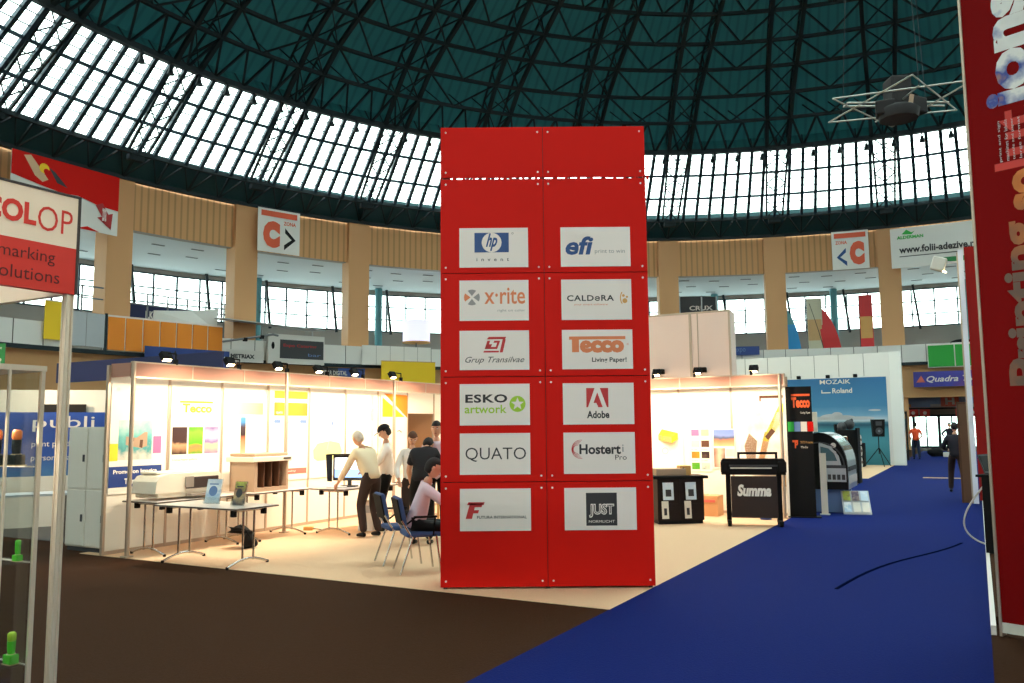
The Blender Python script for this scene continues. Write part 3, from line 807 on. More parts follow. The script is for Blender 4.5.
def p2_(b, w_, h):
    b.m('paleyellow').rect(.15,.78,1.3,1.33); b.text('Tecco', .2,.76,1.15,1.29,0,.04)
    for i, k in enumerate(('pic_dark','pic_green','pic_purple')): b.m(k).rect(.03+i*.3,.3+i*.3,.52,.93)
    b.m('lime').text('Living Paper gallery', .05,.5,.42,.45)
poster('wall_poster', 1.03, 1.97, .82, 2.38, 'white wall poster with three square photographs in brown, green and purple', p2_)
def p3_(b, w_, h):
    b.m('pic_yel').rect(.1,.85,1.13,1.33); b.m('pic_strip').rect(.36,.47,.46,1.09); b.m('lightgrey').rect(.3,.306,.3,1.1)
poster('wall_poster', 2.03, 2.97, .82, 2.38, 'white wall poster with one tall narrow photograph and faded yellow band', p3_)
def p4_(b, w_, h):
    b.m('paleyellow').rect(.1,.92,1.42,1.55); b.m('pic_orange').rect(.1,.92,1.12,1.35); b.m('wall_print').text('QUATO', .15,.3,1.15,1.19,-.001,.03)
    b.m('bluetext').rect(.1,.26,.99,1.05); b.text('logo', .35,.52,.98,1.05,0,.03); b.ring(.6,1.02,.02,.028); b.rect(.73,.9,.99,1.05)
    for k in range(6): b.m('lightgrey').text('Color reference monitor', .2,.75,.35+k*.09,.375+k*.09)
    b.m('redbar').rect(.1,.92,.1,.2); b.m('wall_print').text('Quality', .35,.65,.13,.17,-.001)
poster('wall_poster', 3.03, 3.97, .82, 2.4, 'white wall chart with orange block on top and red bar at its foot', p4_)
def p5_(b, w_, h):
    b.m('palegreen'); b.poly([(.1,.35),(.2,.3),(.7,.32),(.88,.45),(.8,.62),(.55,.66),(.2,.62),(.08,.5)]); b.m('bluetext')
    b.poly([(.55,.9),(.6,.92),(.63,1.02),(.6,1.05),(.57,1.0)]); b.m('lightgrey').tube((.45,-.002,.5),(.58,-.002,.92),.006,n=4)
poster('wall_poster', 4.03, 4.97, .82, 2.38, 'white wall poster with a pale green splash and a thin brush', p5_)
def p6_(b, w_, h):
    b.m('mint').poly([(.55,1.05),(.85,1.05),(.85,1.3),(.75,1.27)]); b.m('lightgrey').text('a', .2,.35,.75,.9); b.text('calibration', .3,.7,.68,.72)
poster('wall_poster', 5.03, 5.97, .82, 2.38, 'white wall poster with a pale teal corner above the bending man', p6_)
def p7_(b, w_, h):
    b.m('pic_orange').poly([(.02,1.6),(.9,1.58),(.9,1.1),(.1,1.6)]); b.m('yellow').poly([(.05,1.52),(.8,1.12),(.05,1.12)]); b.m('ink').path([(.55,-.003,.82),(.62,-.003,.84),(.7,-.003,.8)],.008,4)
poster('wall_poster', 6.08, 6.97, .82, 2.42, 'wall poster with an orange and yellow triangle beside the store opening', p7_)
# back wall prints
def q1_(b, w_, h):
    cs = ['pic_green','pic_orange','lightgrey','pink','pic_teal','pic_dark','brown','palegreen','purple','lime']
    random.seed(5)
    for i in range(2):
        for j in range(4):
            b.m('ink').text('profile',   .02+i*.2,.14+i*.2,.2+j*.22,.22+j*.22)
            b.m(cs[(i*4+j) % len(cs)]).rect(.02+i*.2,.18+i*.2,.04+j*.22,.17+j*.22)
poster('print_sample_board', -1.95, -1.52, .8, 1.72, 'white board with a grid of small coloured sample prints', q1_, wall='B', cat='poster')
mat_grad('pic_mount', [(0,(236,190,140)),(.35,(200,130,90)),(.5,(80,90,120)),(.65,(130,150,215)),(1,(100,130,205))], 'Z', .42, .8, noise=.35, nscale=4)
mat_grad('pic_room', [(0,(120,60,50)),(.3,(236,200,170)),(.6,(70,36,30)),(1,(240,210,180))], 'X', 0, .45, noise=.3, nscale=5)
def q2_(b, w_, h): b.m('pic_mount').rect(.02,.43,.44,.76); b.m('pic_room').rect(.02,.24,.03,.4); b.m('pic_teal').rect(.26,.43,.24,.38); b.m('pic_dark').rect(.26,.43,.03,.2)
poster('photo_print_board', -1.5, -1.06, .86, 1.64, 'board with a mountain photograph above smaller interior photographs', q2_, wall='B')
mat_grad('pic_art', [(0,(236,214,200)),(.4,(250,244,232)),(.7,(232,224,190)),(1,(252,246,236))], 'Z', 0, 1.8, noise=1.3, nscale=3); mat('limeyellow', (232,226,70), .5)
def q3_(b, w_, h):
    b.m('pic_art').rect(.03,.92,.05,1.15)
    b.m('gold').poly([(.3,.0),(.4,.0),(.62,.75),(.5,.78)]); b.m('limeyellow').poly([(.45,.62),(.55,.58),(.95,1.15),(.95,1.32),(.8,1.3)]); b.m('brown').poly([(.5,.68),(.56,.62),(.7,.78),(.63,.84)],-.001)
    b.m('machine_beige').poly([(.15,.2),(.3,.2),(.35,.6),(.2,.75),(.1,.5)]); b.m('lightgrey').disc(.12,1.33,.03); b.m('brown').rect(.42,.93,1.42,1.47); b.rect(.42,.45,1.36,1.42)
poster('art_print_poster', -.98, -.02, .8, 2.4, 'large art print of a yellow brush over pale shapes', q3_, wall='B')
def q4_(b, w_, h): b.m('lightgrey').text('logo', .3,.5,1.0,1.05); b.ring(.5,.35,.05,.07)
poster('wall_poster', -2.98, -2.1, .85, 2.3, 'plain white wall poster behind the black counter', q4_, wall='B')
b = MB('paleyellow'); b.add([(0,0,.1),(.34,-.18,.06),(.42,-.02,.14),(.08,.0,.22),(0,0,.04),(.34,-.18,-.06),(.42,-.02,.02)], [(0,1,2,3),(0,4,5,1),(1,5,6,2)], False)
b.m('gold').add([(0,-.001,.1),(.34,-.182,.06),(.34,-.182,-.06),(0,-.001,-.0)], [(0,1,2,3)], False); b.m('yellow').bx(.1,.14,-.06,0,-.02,.1)
b.build('wedge_wall_lamp', loc=BP(-2.62, 8.98, 1.42), rz=RZ_B, label='yellow wedge-shaped wall lamp above the black counter', cat='lamp')

# ------------------------------------------------------------------ folding tables
mat('tabletop', (206,196,188), .35); mat('edge_dark', (70,58,52), .5)
def make_table(name, label, L, W, loc, rz, grp='folding tables on the left of the stand', inset=.16):
    t = empty(name, loc, rz, label, 'table', grp)
    b = MB('tabletop'); b.bx(-L/2, L/2, -W/2, W/2, .715, .74); b.m('edge_dark').bx(-L/2-.004, L/2+.004, -W/2-.004, W/2+.004, .72, .733); b.build('tabletop', t)
    for s in (-1, 1):
        x = s*(L/2-inset); b = MB('chrome')
        for y in (-.09, .09): b.tube((x,y,.07),(x,y,.715),.014)
        b.tube((x,-W/2+.1,.69),(x,W/2-.1,.69),.014)
        prev = None; arc = [Vector((x, -W/2+.02+(W-.04)*k/10, .02+.075*sin(PI*k/10))) for k in range(11)]
        b.path(arc, .016, 8); b.m('soft_black'); b.tube((x,-W/2+.02,0),(x,-W/2+.02,.03),.02); b.tube((x,W/2-.02,0),(x,W/2-.02,.03),.02)
        b.build('leg', t)
        for y in (-W/2+.1, W/2-.1): MB('soft_black').box((x, y, .67), (.06,.05,.09)).build('clamp', t)
    return t
make_table('folding_table', 'small grey-topped folding table at the front edge of the beige carpet', 1.5, .7, BP(-5.6, .27), RZ_B)
make_table('folding_table', 'folding table with a wide cream printer against the left wall', 1.6, .72, BP(-7.02+.06, .95), RZ_L)
make_table('folding_table', 'folding table carrying the beige scanner along the left wall', 1.3, .8, BP(-6.93, 2.45), RZ_L)
make_table('folding_table', 'folding table under the monitor with a dark hood', 1.5, .72, BP(-6.15, 3.75), RZ_L)
# wide printer on table 2
mat('cream', (236,224,204), .45); mat('print_grey', (150,138,128), .5); mat('dark_slot', (50,34,30), .6)
t = empty('wide_format_printer', BP(-6.95, .82, .74), RZ_L, 'cream desktop wide format printer on the folding table nearest the corner post', 'printer')
b = MB('cream'); b.bx(-.55,.5,-.2,.28,.03,.14,.02); b.prism([(-.62,.1),(-.6,.26),(-.54,.33),(-.4,.36),(.46,.36),(.52,.3),(.52,.1)], -.24, .26); b.build('body', t)
b = MB('dark_slot'); b.bx(-.12,.45,-.255,-.2,.14,.3,.01); b.build('output_slot', t)
b = MB('print_grey'); b.bx(-.1,.42,-.34,-.22,.04,.07); b.bx(-.14,-.0,-.262,-.25,.16,.31); b.build('output_tray', t)
b = MB('cream'); b.bx(-.5,.5,-.1,.25,.355,.385,.01); b.build('lid', t)
# scanner / copier
t = empty('flatbed_scanner', BP(-6.95, 2.25, .74), RZ_L, 'beige boxy scanner with a flat lid on the second wall table', 'scanner')
b = MB('machine_beige'); b.bx(-.3,.42,-.27,.27,0,.06); b.bx(-.3,-.24,-.27,.27,.06,.52); b.bx(.38,.42,-.27,.27,.06,.52); b.bx(-.3,.42,.23,.27,.06,.52); b.build('body', t)
b = MB('brown')
for x in (-.08, .08, .24): b.bx(x,x+.015,-.24,.23,.06,.46)
b.build('divider', t)
b = MB('cream'); b.bx(-.36,.48,-.3,.3,.46,.54,.01); b.build('scanner_bed', t)
b = MB('machine_beige'); b.bx(-.3,.42,-.26,.28,.545,.59,.012); b.m('dark_slot').bx(.28,.44,-.306,-.298,.49,.515); b.build('lid', t)
# leaflet holders and leaflets on the small table
def holder(name, p, rz, lb, m1, m2, s=.22, h=.3):
    t = empty(name, p, rz, lb, 'leaflet holder')
    b = MB('showglass'); b.T = Matrix.Rotation(R(-12),4,'X'); b.bx(-s/2-.005,s/2+.005,0,.004,0,h); b.bx(-s/2,s/2,-.035,-.03,0,.08); b.bx(-s/2,s/2,-.035,.004,0,.004); b.bx(-s/2-.005,-s/2,-.035,.004,0,.08); b.bx(s/2,s/2+.005,-.035,.004,0,.08); b.build('holder', t)
    b = MB(m1); b.T = Matrix.Rotation(R(-12),4,'X'); b.bx(-s/2+.005,s/2-.005,-.012,-.002,.006,h-.01); b.T = b.T @ Matrix.Translation((0,-.014,0)); b.m(m2); b.disc(0,h*.5,s*.28); b.m('wall_print').text('INFO', -s*.3,s*.3,h*.75,h*.85) if False else b.rect(-s*.3,s*.3,h*.75,h*.8)
    b.build('leaflet', t); return t
mat_grad('leaf_blue', [(0,(220,226,232)),(.4,(170,196,220)),(.6,(236,238,240)),(1,(200,215,230))], 'Z', 0, .3, noise=1.2, nscale=9)
mat_grad('leaf_multi', [(0,(90,90,110)),(.4,(200,170,120)),(.6,(120,60,80)),(1,(190,200,90))], 'Z', 0, .3, noise=1.0, nscale=14)
mat_grad('leaf_brown', [(0,(150,120,100)),(.5,(210,180,150)),(1,(90,70,90))], 'Z', 0, .3, noise=1.2, nscale=14)
holder('leaflet_holder', BP(-5.72, .3, .74), R(-20), 'clear leaflet holder with pale blue sheets on the small front table', 'leaf_blue', 'bluetext', .24, .33)
holder('leaflet_holder', BP(-5.36, .42, .74), R(-24), 'clear leaflet holder with dark purplish brochures on the small front table', 'leaf_brown', 'wine', .2, .29)
holder('leaflet_holder', BP(-5.2, .26, .74), R(-30), 'clear leaflet holder with a green-topped brochure at the small table end', 'leaf_multi', 'darkgrey', .2, .31)
# bag
b = MB('soft_black')
v, f = skin_geo([[((0,0,.12),(.17,.13)),((.02,.02,.22),(.18,.12)),((.0,.05,.33),(.11,.09))],[((0,0,.12),(.17,.13)),((.2,-.02,.08),(.09,.08)),((.3,-.03,.05),(.04,.04))]], 2)
b.add([(x,y,max(z,.004)) for x,y,z in v], f, True); b.path([(.05,-.1,.34),(.16,-.14,.26),(.24,-.12,.1)], .012)
b.build('rucksack', loc=BP(-6.35,1.35), rz=0, label='black rucksack on the carpet beneath the folding tables', cat='bag')
# monitor with a hood
mat('screen', (120,160,220), .3, emit=(150,190,245), estr=.9); mat('screen_white', (240,245,250), .3, emit=(235,240,250), estr=1.0)
t = empty('hooded_monitor', BP(-6.15, 3.55, .74), R(-4), 'computer monitor with a dark hood on the folding table by the bending man', 'monitor')
b = MB('darkgrey'); b.bx(-.28,.3,.0,.05,.1,.52); b.box((0,.02,.05),(.06,.04,.14)); b.box((0,0,.01),(.26,.2,.02)); b.build('monitor_body', t)
b = MB('screen_white'); b.rect(-.25,.27,.15,.48,-.004); b.m('screen').rect(-.25,.27,.15,.29,-.006); b.build('screen', t)
b = MB('soft_black'); b.bx(-.32,.34,-.26,.05,.53,.545); b.add([(-.32,-.3,.545),(-.32,.05,.545),(-.32,.05,.08),(-.32,-.2,.1)], [(0,1,2,3)], False); b.add([(-.31,-.3,.545),(-.31,.05,.545),(-.31,.05,.08),(-.31,-.2,.1)], [(3,2,1,0)], False); b.bx(.325,.34,-.08,.05,.2,.53); b.build('hood', t)
b = MB('lightgrey'); b.bx(-.16,.16,-.07,.07,0,.016,.004); b.m('white').bx(-.15,.15,-.06,.06,.016,.022); b.build('keyboard', loc=BP(-6.12,3.2,.741), rz=R(-6), label='pale keyboard on the table in front of the hooded monitor', cat='keyboard')
# second screen behind the bending man
t = empty('desktop_monitor', BP(-5.8, 5.2, .74), R(-20), 'wide pale desktop screen partly behind the bending man', 'monitor')
b = MB('lightgrey'); b.bx(-.3,.3,0,.04,.12,.5); b.box((0,.02,.06),(.07,.04,.12)); b.box((0,0,.006),(.26,.2,.012)); b.build('monitor_body', t)
b = MB('screen_white'); b.rect(-.28,.28,.14,.48,-.004); b.build('screen', t)
make_table('folding_table', 'folding table behind the bending man with a pale screen on it', 1.0, .6, BP(-5.9, 5.35), RZ_L)
b = MB('white'); b.bx(-.13,.13,-.2,.2,0,.48,.01); b.m('lightgrey').bx(-.1,.1,-.205,-.2,.3,.42)
b.build('storage_box', loc=BP(-6.0, 3.9), rz=R(-10), label='white box on the carpet beneath the hooded monitor table', cat='box')
b = MB('gold'); b.box((0,0,.03),(.16,.1,.06),bev=.01); b.m('ink').path([(.05,0,.03),(.15,.05,.012),(.25,-.05,.012),(.4,.1,.012)],.008)
b.build('power_strip', loc=BP(-6.9,3.4), rz=0, label='small tan power block with a cable by the left wall', cat='power strip')
# pole of a stand between cap man and table
MB('gold').tube((0,0,0),(0,0,.95),.02).build('wooden_post', loc=BP(-5.0,4.5), label='slim wooden post beside the man in the black cap', cat='post')

# ------------------------------------------------------------------ chairs
def make_chair(name, label, loc, rz):
    t = empty(name, loc, rz, label, 'chair', 'blue stacking chairs at the left of the tower')
    b = MB('cloth_blue'); b.box((0,-.02,.45),(.46,.44,.06),bev=.025); b.build('seat', t)
    b = MB('cloth_blue'); b.box((0,.24,.72),(.44,.05,.34),rx=R(-12),bev=.022); b.build('backrest', t)
    b = MB('soft_black'); b.box((0,.272,.715),(.41,.02,.31),rx=R(-12),bev=.008); b.build('back_shell', t)
    for s in (-1, 1):
        MB('chrome').tube((s*.23,-.22,0),(s*.22,-.16,.44),.012).build('leg', t)
        MB('chrome').tube((s*.24,.27,0),(s*.22,.12,.43),.012).tube((s*.22,.14,.43),(s*.215,.25,.62),.012).build('leg', t)
        MB('soft_black').box((s*.26,-.02,.66),(.04,.28,.025),bev=.008).tube((s*.25,.2,.58),(s*.26,.1,.655),.011).tube((s*.24,-.12,.44),(s*.26,-.14,.655),.011).build('armrest', t)
    return t
make_chair('stacking_chair', 'blue padded chair under the seated man in a pale shirt', (-1.14, 10.2, 0), R(108))
make_chair('stacking_chair', 'empty blue padded chair just behind the seated man', (-1.46, 10.85, 0), R(112))

# ------------------------------------------------------------------ people on the stand
person('person', 'person in a cream shirt and brown trousers bending over the monitor table', (-2.25, 13.35, 0), R(-130), hip=.94, lean=.5, feet=((-.13,.03),(.13,-.02)), hands=((-.26,-.5,.8),(.3,-.5,.8)), shirt='shirt_cream', trousers='trouser_brown', hair='hair_grey', look=.2, belly=1.12)
person('person', 'person in a white shirt, black trousers and black cap looking down', (-2.13, 14.15, 0), R(-82), hip=.95, lean=.03, hands=((-.1,-.34,1.05),(.12,-.36,1.02)), shirt='shirt_white', trousers='black', cap='black', look=.45, belly=1.1)
person('person', 'person in a black short-sleeved shirt bending with back turned', (-1.36, 12.4, 0), R(172), hip=.95, lean=.5, neckdrop=.75, hands=((-.28,-.4,.86),(.26,-.42,.86)), shirt='shirt_black', trousers='black', sleeves='short', look=.3, belly=1.1)
person('person', 'person with short brown hair looking down behind the black shirt', (-1.68, 13.9, 0), R(14), hip=.9, lean=.12, hands=((-.25,-.3,.9),(.2,-.35,.95)), shirt='shirt_white', trousers='trouser_brown', hair='hair_brown', look=.55, scale=.97)
person('person', 'person in a pink shirt and black waistcoat standing by the tower', (-1.2, 13.1, 0), R(10), hip=.95, lean=.03, hands=((-.2,-.3,.95),(.2,-.3,.95)), shirt='shirt_pink', vest='shirt_black', trousers='black', look=.15, turn=-.3, scale=1.03)
person('person', 'person in a pale shirt seated on a blue chair beside the tower', (-1.19, 10.2, 0), R(98), hip=.56, lean=.3, feet=((-.12,-.48,0),(.12,-.4,0)), hands=((-.18,-.6,.82),(.2,-.58,.8)), shirt='shirt_pink', trousers='black', look=.15, neckdrop=.0)

# ------------------------------------------------------------------ right part of the stand
mat('counter', (32,20,18), .6, spec=.2)
t = empty('display_counter', (2.9, 14.95, 0), R(8), 'black display counter with two leaflet racks right of the tower', 'counter')
b = MB('counter'); b.bx(-.42,.42,-.22,.22,.06,.78); b.m('black').bx(-.4,.4,-.2,.2,0,.06); b.build('body', t)
b = MB('black'); b.bx(-.5,.5,-.26,.26,.78,.83,.006); b.build('counter_top', t)
b = MB('counter'); b.bx(-.02,.02,-.23,-.22,.06,.78); b.bx(-.42,.42,-.228,-.22,.32,.35); b.build('front_rail', t)
for i, x in enumerate((-.24, .17)):
    for j, (z, m_) in enumerate(((.42,'leaf_blue'),(.1,'offwhite'))):
        b = MB(m_); b.box((x - j*.06, -.262, z+.15), (.19-.07*j,.012,.3), rx=R(-5)); b.m('ink').box((x-j*.06,-.272,z+.12),(.1-.05*j,.006,.12), rx=R(-5))
        b.build('leaflet', loc=(2.9,14.95,0), rz=R(8), label=('blue' if j == 0 else 'white') + ' leaflet on the %s of the black counter, %s rack' % ('upper front' if j == 0 else 'lower front', 'tower-side' if i == 0 else 'plotter-side'), cat='leaflet', group='leaflets on the black counter')
b = MB('machine_beige'); b.bx(-.35,.2,-.12,.12,0,.12,.01); b.m('gold').bx(.1,.3,-.1,.1,.0,.17,.01); b.m('ink').bx(.14,.17,-.105,-.1,.03,.14)
b.build('product_box', loc=(2.85,14.95,.83), rz=R(8), label='low beige product box lying on the black counter', cat='box')
mat('cardboard', (214,160,110), .85)
b = MB('cardboard'); b.bx(-.3,.3,-.2,.2,0,.38,.005); b.m('redbar').bx(-.25,.25,-.21,-.2,.26,.31); b.m('tan').bx(-.02,.02,-.205,.205,.379,.384)
b.build('cardboard_box', loc=BP(-1.55,8.5), rz=RZ_B, label='tan cardboard box on the carpet against the back wall', cat='box')
# cutting plotter
t = empty('cutting_plotter', (4.13, 14.45, 0), R(-13), 'black cutting plotter on a wheeled stand with a cloth basket', 'plotter')
b = MB('black'); b.prism([(-.53,.86),(-.53,1.09),(-.5,1.13),(.5,1.13),(.53,1.09),(.53,.86)], -.12, .13)
b.build('body', t)
b = MB('darkgrey'); b.bx(-.44,.44,-.135,-.12,1.0,1.03); b.m('offwhite'); b.bx(-.38,.3,-.137,-.12,.965,.985); b.m('soft_black').bx(-.54,-.4,-.15,.0,.9,1.08,.01); b.bx(.4,.54,-.15,.0,.9,1.08,.01); b.build('control_strip', t)
b = MB('soft_black'); b.bx(-.25,.42,.1,.14,1.2,1.24); b.bx(-.25,-.21,.1,.14,1.13,1.24); b.bx(.38,.42,.1,.14,1.13,1.24); b.build('media_support', t)
for s in (-1, 1):
    b = MB('soft_black'); b.bx(s*.42-.04,s*.42+.04,-.03,.05,.08,.86); b.box((s*.42,0,.07),(.07,.5,.05)); b.build('leg', t)
    for y in (-.22, .22): MB('black').tube((s*.42-.03,y,.035),(s*.42+.03,y,.035),.034,n=12).build('wheel', t)
mat('basket', (52,40,38), .9)
b = MB('basket'); pts = [(-.36,.8),(-.3,.14),(.36,.12),(.38,.82)]
b.bx(-.38,.38,-.16,-.14,.14,.84); b.add([(-.38,-.16,.14),(.38,-.16,.14),(.38,.12,.2),(-.38,.12,.2)], [(0,1,2,3)], False)
b.m('white').text('Summa', -.28,.28,.5,.7,-.164,.05,.2); b.build('basket', t)
MB('blue').lathe([(.1,0),(.13,.22),(.12,.22),(.09,.02)], 14).build('bucket', loc=BP(-.35,8.2), label='small blue bucket beside the black banner totem', cat='bucket')
b = MB('tan'); b.bx(-.09,.09,-.01,.01,0,.32); b.m('brown').bx(-.05,.05,-.014,-.01,.05,.26); b.build('wooden_sample', loc=BP(-.2,8.92,.55), rz=RZ_B, label='small brown wooden sample hung low on the back wall', cat='sample')
MB('soft_black').bx(-.35,.35,-.15,.0,-.02,.02).build('wall_shelf', loc=BP(-.4,8.99,.85), rz=RZ_B, label='thin black shelf on the back wall behind the plotter', cat='shelf')
# black totem
t = empty('banner_totem', (5.43, 15.62, 0), R(-16), 'tall black banner totem with an orange title at the aisle edge', 'sign')
mat('tecco_or', (236,96,40), .6)
b = MB('black'); b.bx(-.29,.17,-.03,.03,0.02,2.42)
b.T = Matrix.Translation((0,-.032,0)); b.m('tecco_or').rect(-.19,.14,2.24,2.28); b.text('Tecco', -.19,.14,2.02,2.22,0,.06); b.m('offwhite').text('Living Paper', -.03,.14,1.9,1.95)
for i, c in enumerate(('green','bluetext','offwhite','red')): b.m(c).rect(-.27+i*.115,-.16+i*.115,1.58,1.76)
b.m('tecco_or').rect(-.2,-.1,1.38,1.42); b.text('P', -.16,-.1,1.27,1.4,0,.05); b.m('gold').text('TECCO Production', -.06,.16,1.36,1.4); b.m('offwhite').text('Media', -.05,.07,1.27,1.31)
b.build('panel', t); b = MB('wallpanel'); b.bx(-.335,-.29,-.04,.04,0,2.46); b.build('edge_post', t)
b = MB('black'); b.bx(-.33,.25,-.12,.16,0,.02); b.build('base', t)
# big domed printer beside the totem
t = empty('domed_printer', BP(.36, 9.95, 0), RZ_L, 'large domed printer with black end cap and silver hood facing the aisle', 'printer')
# local x runs along the aisle (away), -y towards the aisle
def archp(k=16, w_=.5, h0=.2, h1=1.55): return [(w_*cos(PI*i/k), .9+(h1-.9)*sin(PI*i/k)) for i in range(k+1)]
b = MB('black'); prof = [(p[0], p[1]) for p in archp()] + [(-.5,.45),(.5,.45)]
b.T = Matrix.Rotation(PI/2,4,'Z'); b.prism(prof, -.0, .12, False); b.build('end_cap', t)
b = MB('plate'); b.T = Matrix.Translation((-.125,0,0)) @ Matrix.Rotation(-PI/2,4,'Z')
for zz in (1.15, 1.3): b.disc(.27, zz, .05, 0)
b.m('darkgrey').ring(0,.9,.44,.47,0,24,0,PI); mat('silver', (186,194,200), .3, .3); mat('hoodglass', (90,120,130), .15, .2)
b.m('silver').poly([(0,.92),(.4,.92),(.36,1.1),(.22,1.28),(0,1.36)][::1]); b.m('hoodglass').poly([(.03,1.0),(.33,1.0),(.28,1.14),(.18,1.24),(.03,1.28)],-.004)
b.m('silver').rect(.02,.48,.6,.86); b.m('darkgrey')
for i in range(5): b.rect(.06+i*.085,.12+i*.085,.64,.74,-.004)
b.m('darkgrey').rect(.02,.48,.86,.92); b.build('end_label', t)
b = MB('silver')
ap = archp(20)
for i in range(len(ap)-1):
    (y0,z0),(y1,z1) = ap[i], ap[i+1]; b.m('hoodglass' if 12 <= i <= 16 else 'silver')
    b.add([(0,y0,z0),(1.25,y0,z0),(1.25,y1,z1),(0,y1,z1)], [(0,1,2,3)], True)
b.m('silver').bx(0,1.25,-.5,.5,.45,.9); b.m('darkgrey').bx(.05,1.2,-.52,-.5,.8,.88); b.m('plate')
for i in range(5): b.bx(.1+i*.22,.25+i*.22,-.525,-.5,.56,.7)
b.build('hood', t)
b = MB('black'); b.T = Matrix.Translation((1.25,0,0)) @ Matrix.Rotation(PI/2,4,'Z'); b.prism(prof, -.1, 0, False); b.build('end_cap', t)
for x in (.1, 1.15): MB('bluetext').bx(x-.06,x+.06,-.4,.4,0,.45).build('leg', t)
mat('white_panel', (238,224,206), .6)
b = MB('white_panel'); b.bx(-.06,.06,-.02,.02,0,1.16); b.m('lightgrey').bx(-.09,.09,-.08,.08,0,.015); b.build('narrow_white_panel', loc=(5.93,16.05,0), rz=R(-20), label='narrow white upright panel in front of the domed printer', cat='panel')
b = MB('white_panel'); b.bx(-.07,.07,-.03,.03,0,.4,.01); b.build('white_lamp_shade', loc=(6.1,16.9,1.56), rz=R(-20), label='small white upright box on top of the domed printer', cat='lamp')
t = empty('brochure_rack', BP(.98, 9.9, 0), R(-15), 'low brochure rack with pale brochures on the aisle edge', 'rack')
b = MB('lightgrey'); b.add([(-.25,-.2,.02),(.25,-.2,.02),(.25,.15,.42),(-.25,.15,.42),(-.25,-.2,0),(.25,-.2,0),(.25,.18,.42),(-.25,.18,.42)], [(0,1,2,3),(4,7,6,5),(0,4,5,1),(3,2,6,7),(1,5,6,2),(0,3,7,4)], False); b.tube((-.2,.15,.4),(-.2,.25,0),.012); b.tube((.2,.15,.4),(.2,.25,0),.012); b.build('frame', t)
for i in range(3):
    for j in range(2):
        b = MB(('leaf_blue','leaf_multi','offwhite','leaf_brown','offwhite','leaf_blue')[i*2+j]); x = -.16+.16*i; q = j*.5
        b.add([(x-.065,-.19+.17*q*2-.01,.05+.2*q*2),(x+.065,-.19+.17*q*2-.01,.05+.2*q*2),(x+.065,-.04+.17*q*2-.01,.22+.2*q*2),(x-.065,-.04+.17*q*2-.01,.22+.2*q*2)], [(0,1,2,3)], False); b.build('brochure', t)
# machines deeper along the aisle
t = empty('engraving_machine', BP(-1.0, 15.2, 0), RZ_L, 'dark engraving machine with jointed arms behind the domed printer', 'machine')
b = MB('darkgrey'); b.bx(-.6,.6,-.4,.4,.0,.8,.02); b.m('soft_black').bx(-.65,.65,-.45,.45,.8,.95,.02); b.build('body', t)
b = MB('soft_black'); b.bx(-.5,-.35,-.3,.3,.95,1.7,.02); b.bx(-.5,.3,-.1,.15,1.5,1.75,.03); b.ball((.1,0,1.45),(.16,.16,.2)); b.bx(.35,.5,-.3,.3,.95,1.5,.02); b.ball((.45,0,1.6),(.2,.2,.16)); b.m('lightgrey').tube((.1,-.1,1.0),(.1,-.1,1.4),.04); b.tube((-.1,-.3,1.3),(.4,-.35,1.6),.03); b.build('gantry', t)
b = MB('hoodglass'); b.ball((.2,-.25,1.15),(.3,.2,.2)); b.build('cover', t)
t = empty('control_cabinet', BP(-.32, 19.0, 0), RZ_B, 'tall black control cabinet with a bright loop handle', 'cabinet')
b = MB('black'); b.bx(-.2,.3,-.3,.3,.05,1.55,.02); b.m('soft_black').bx(.3,.36,-.3,.3,0,1.6); b.build('body', t)
b = MB('chrome'); b.path([(-.12,-.33,.85),(-.12,-.36,1.35),(.08,-.36,1.35),(.08,-.36,.85),(-.12,-.33,.85)], .018); b.build('handle', t)
b = MB('darkgrey'); b.ball((-.1,0,1.62),(.14,.2,.16)); b.tube((-.2,0,1.65),(.2,.1,1.85),.04); b.ball((.1,.1,1.7),(.15,.15,.15)); b.build('laser_head', t)
t = empty('paper_roll_rack', BP(-.75, 23.4, 0), RZ_B, 'rack of pale paper rolls behind the black control cabinet', 'rack')
b = MB('grey'); b.bx(-.3,.3,-.2,.2,0,.1); b.bx(-.28,-.24,-.03,.03,.1,1.3); b.bx(.24,.28,-.03,.03,.1,1.3); b.build('frame', t)
for k in range(3): b = MB('offwhite'); b.tube((-.3,0,.4+k*.38),(.34,-.05,.42+k*.38),.17,n=16); b.m('brown').tube((-.32,0,.4+k*.38),(.36,-.05,.42+k*.38),.05); b.build('paper_roll', t)
t = empty('laser_machine', BP(-2.2, 20.5, 0), RZ_B, 'dark machine with an open lid between the cabinet and the totem', 'machine')
b = MB('soft_black'); b.bx(-.8,.8,-.4,.4,0,1.0,.03); b.build('body', t)
b = MB('hoodglass'); b.box((0,.3,1.35),(1.5,.04,.7),rx=R(-20)); b.m('darkgrey').box((0,.25,1.75),(1.5,.1,.08)); b.build('lid', t)
MB('soft_black').bx(-.5,.5,-.35,.35,0,.95,.02).m('darkgrey').bx(-.45,.45,-.36,-.35,.1,.85).build('speaker_case', loc=BP(-1.45,29.2), rz=RZ_B, label='large black case on the floor by the loudspeakers', cat='case')
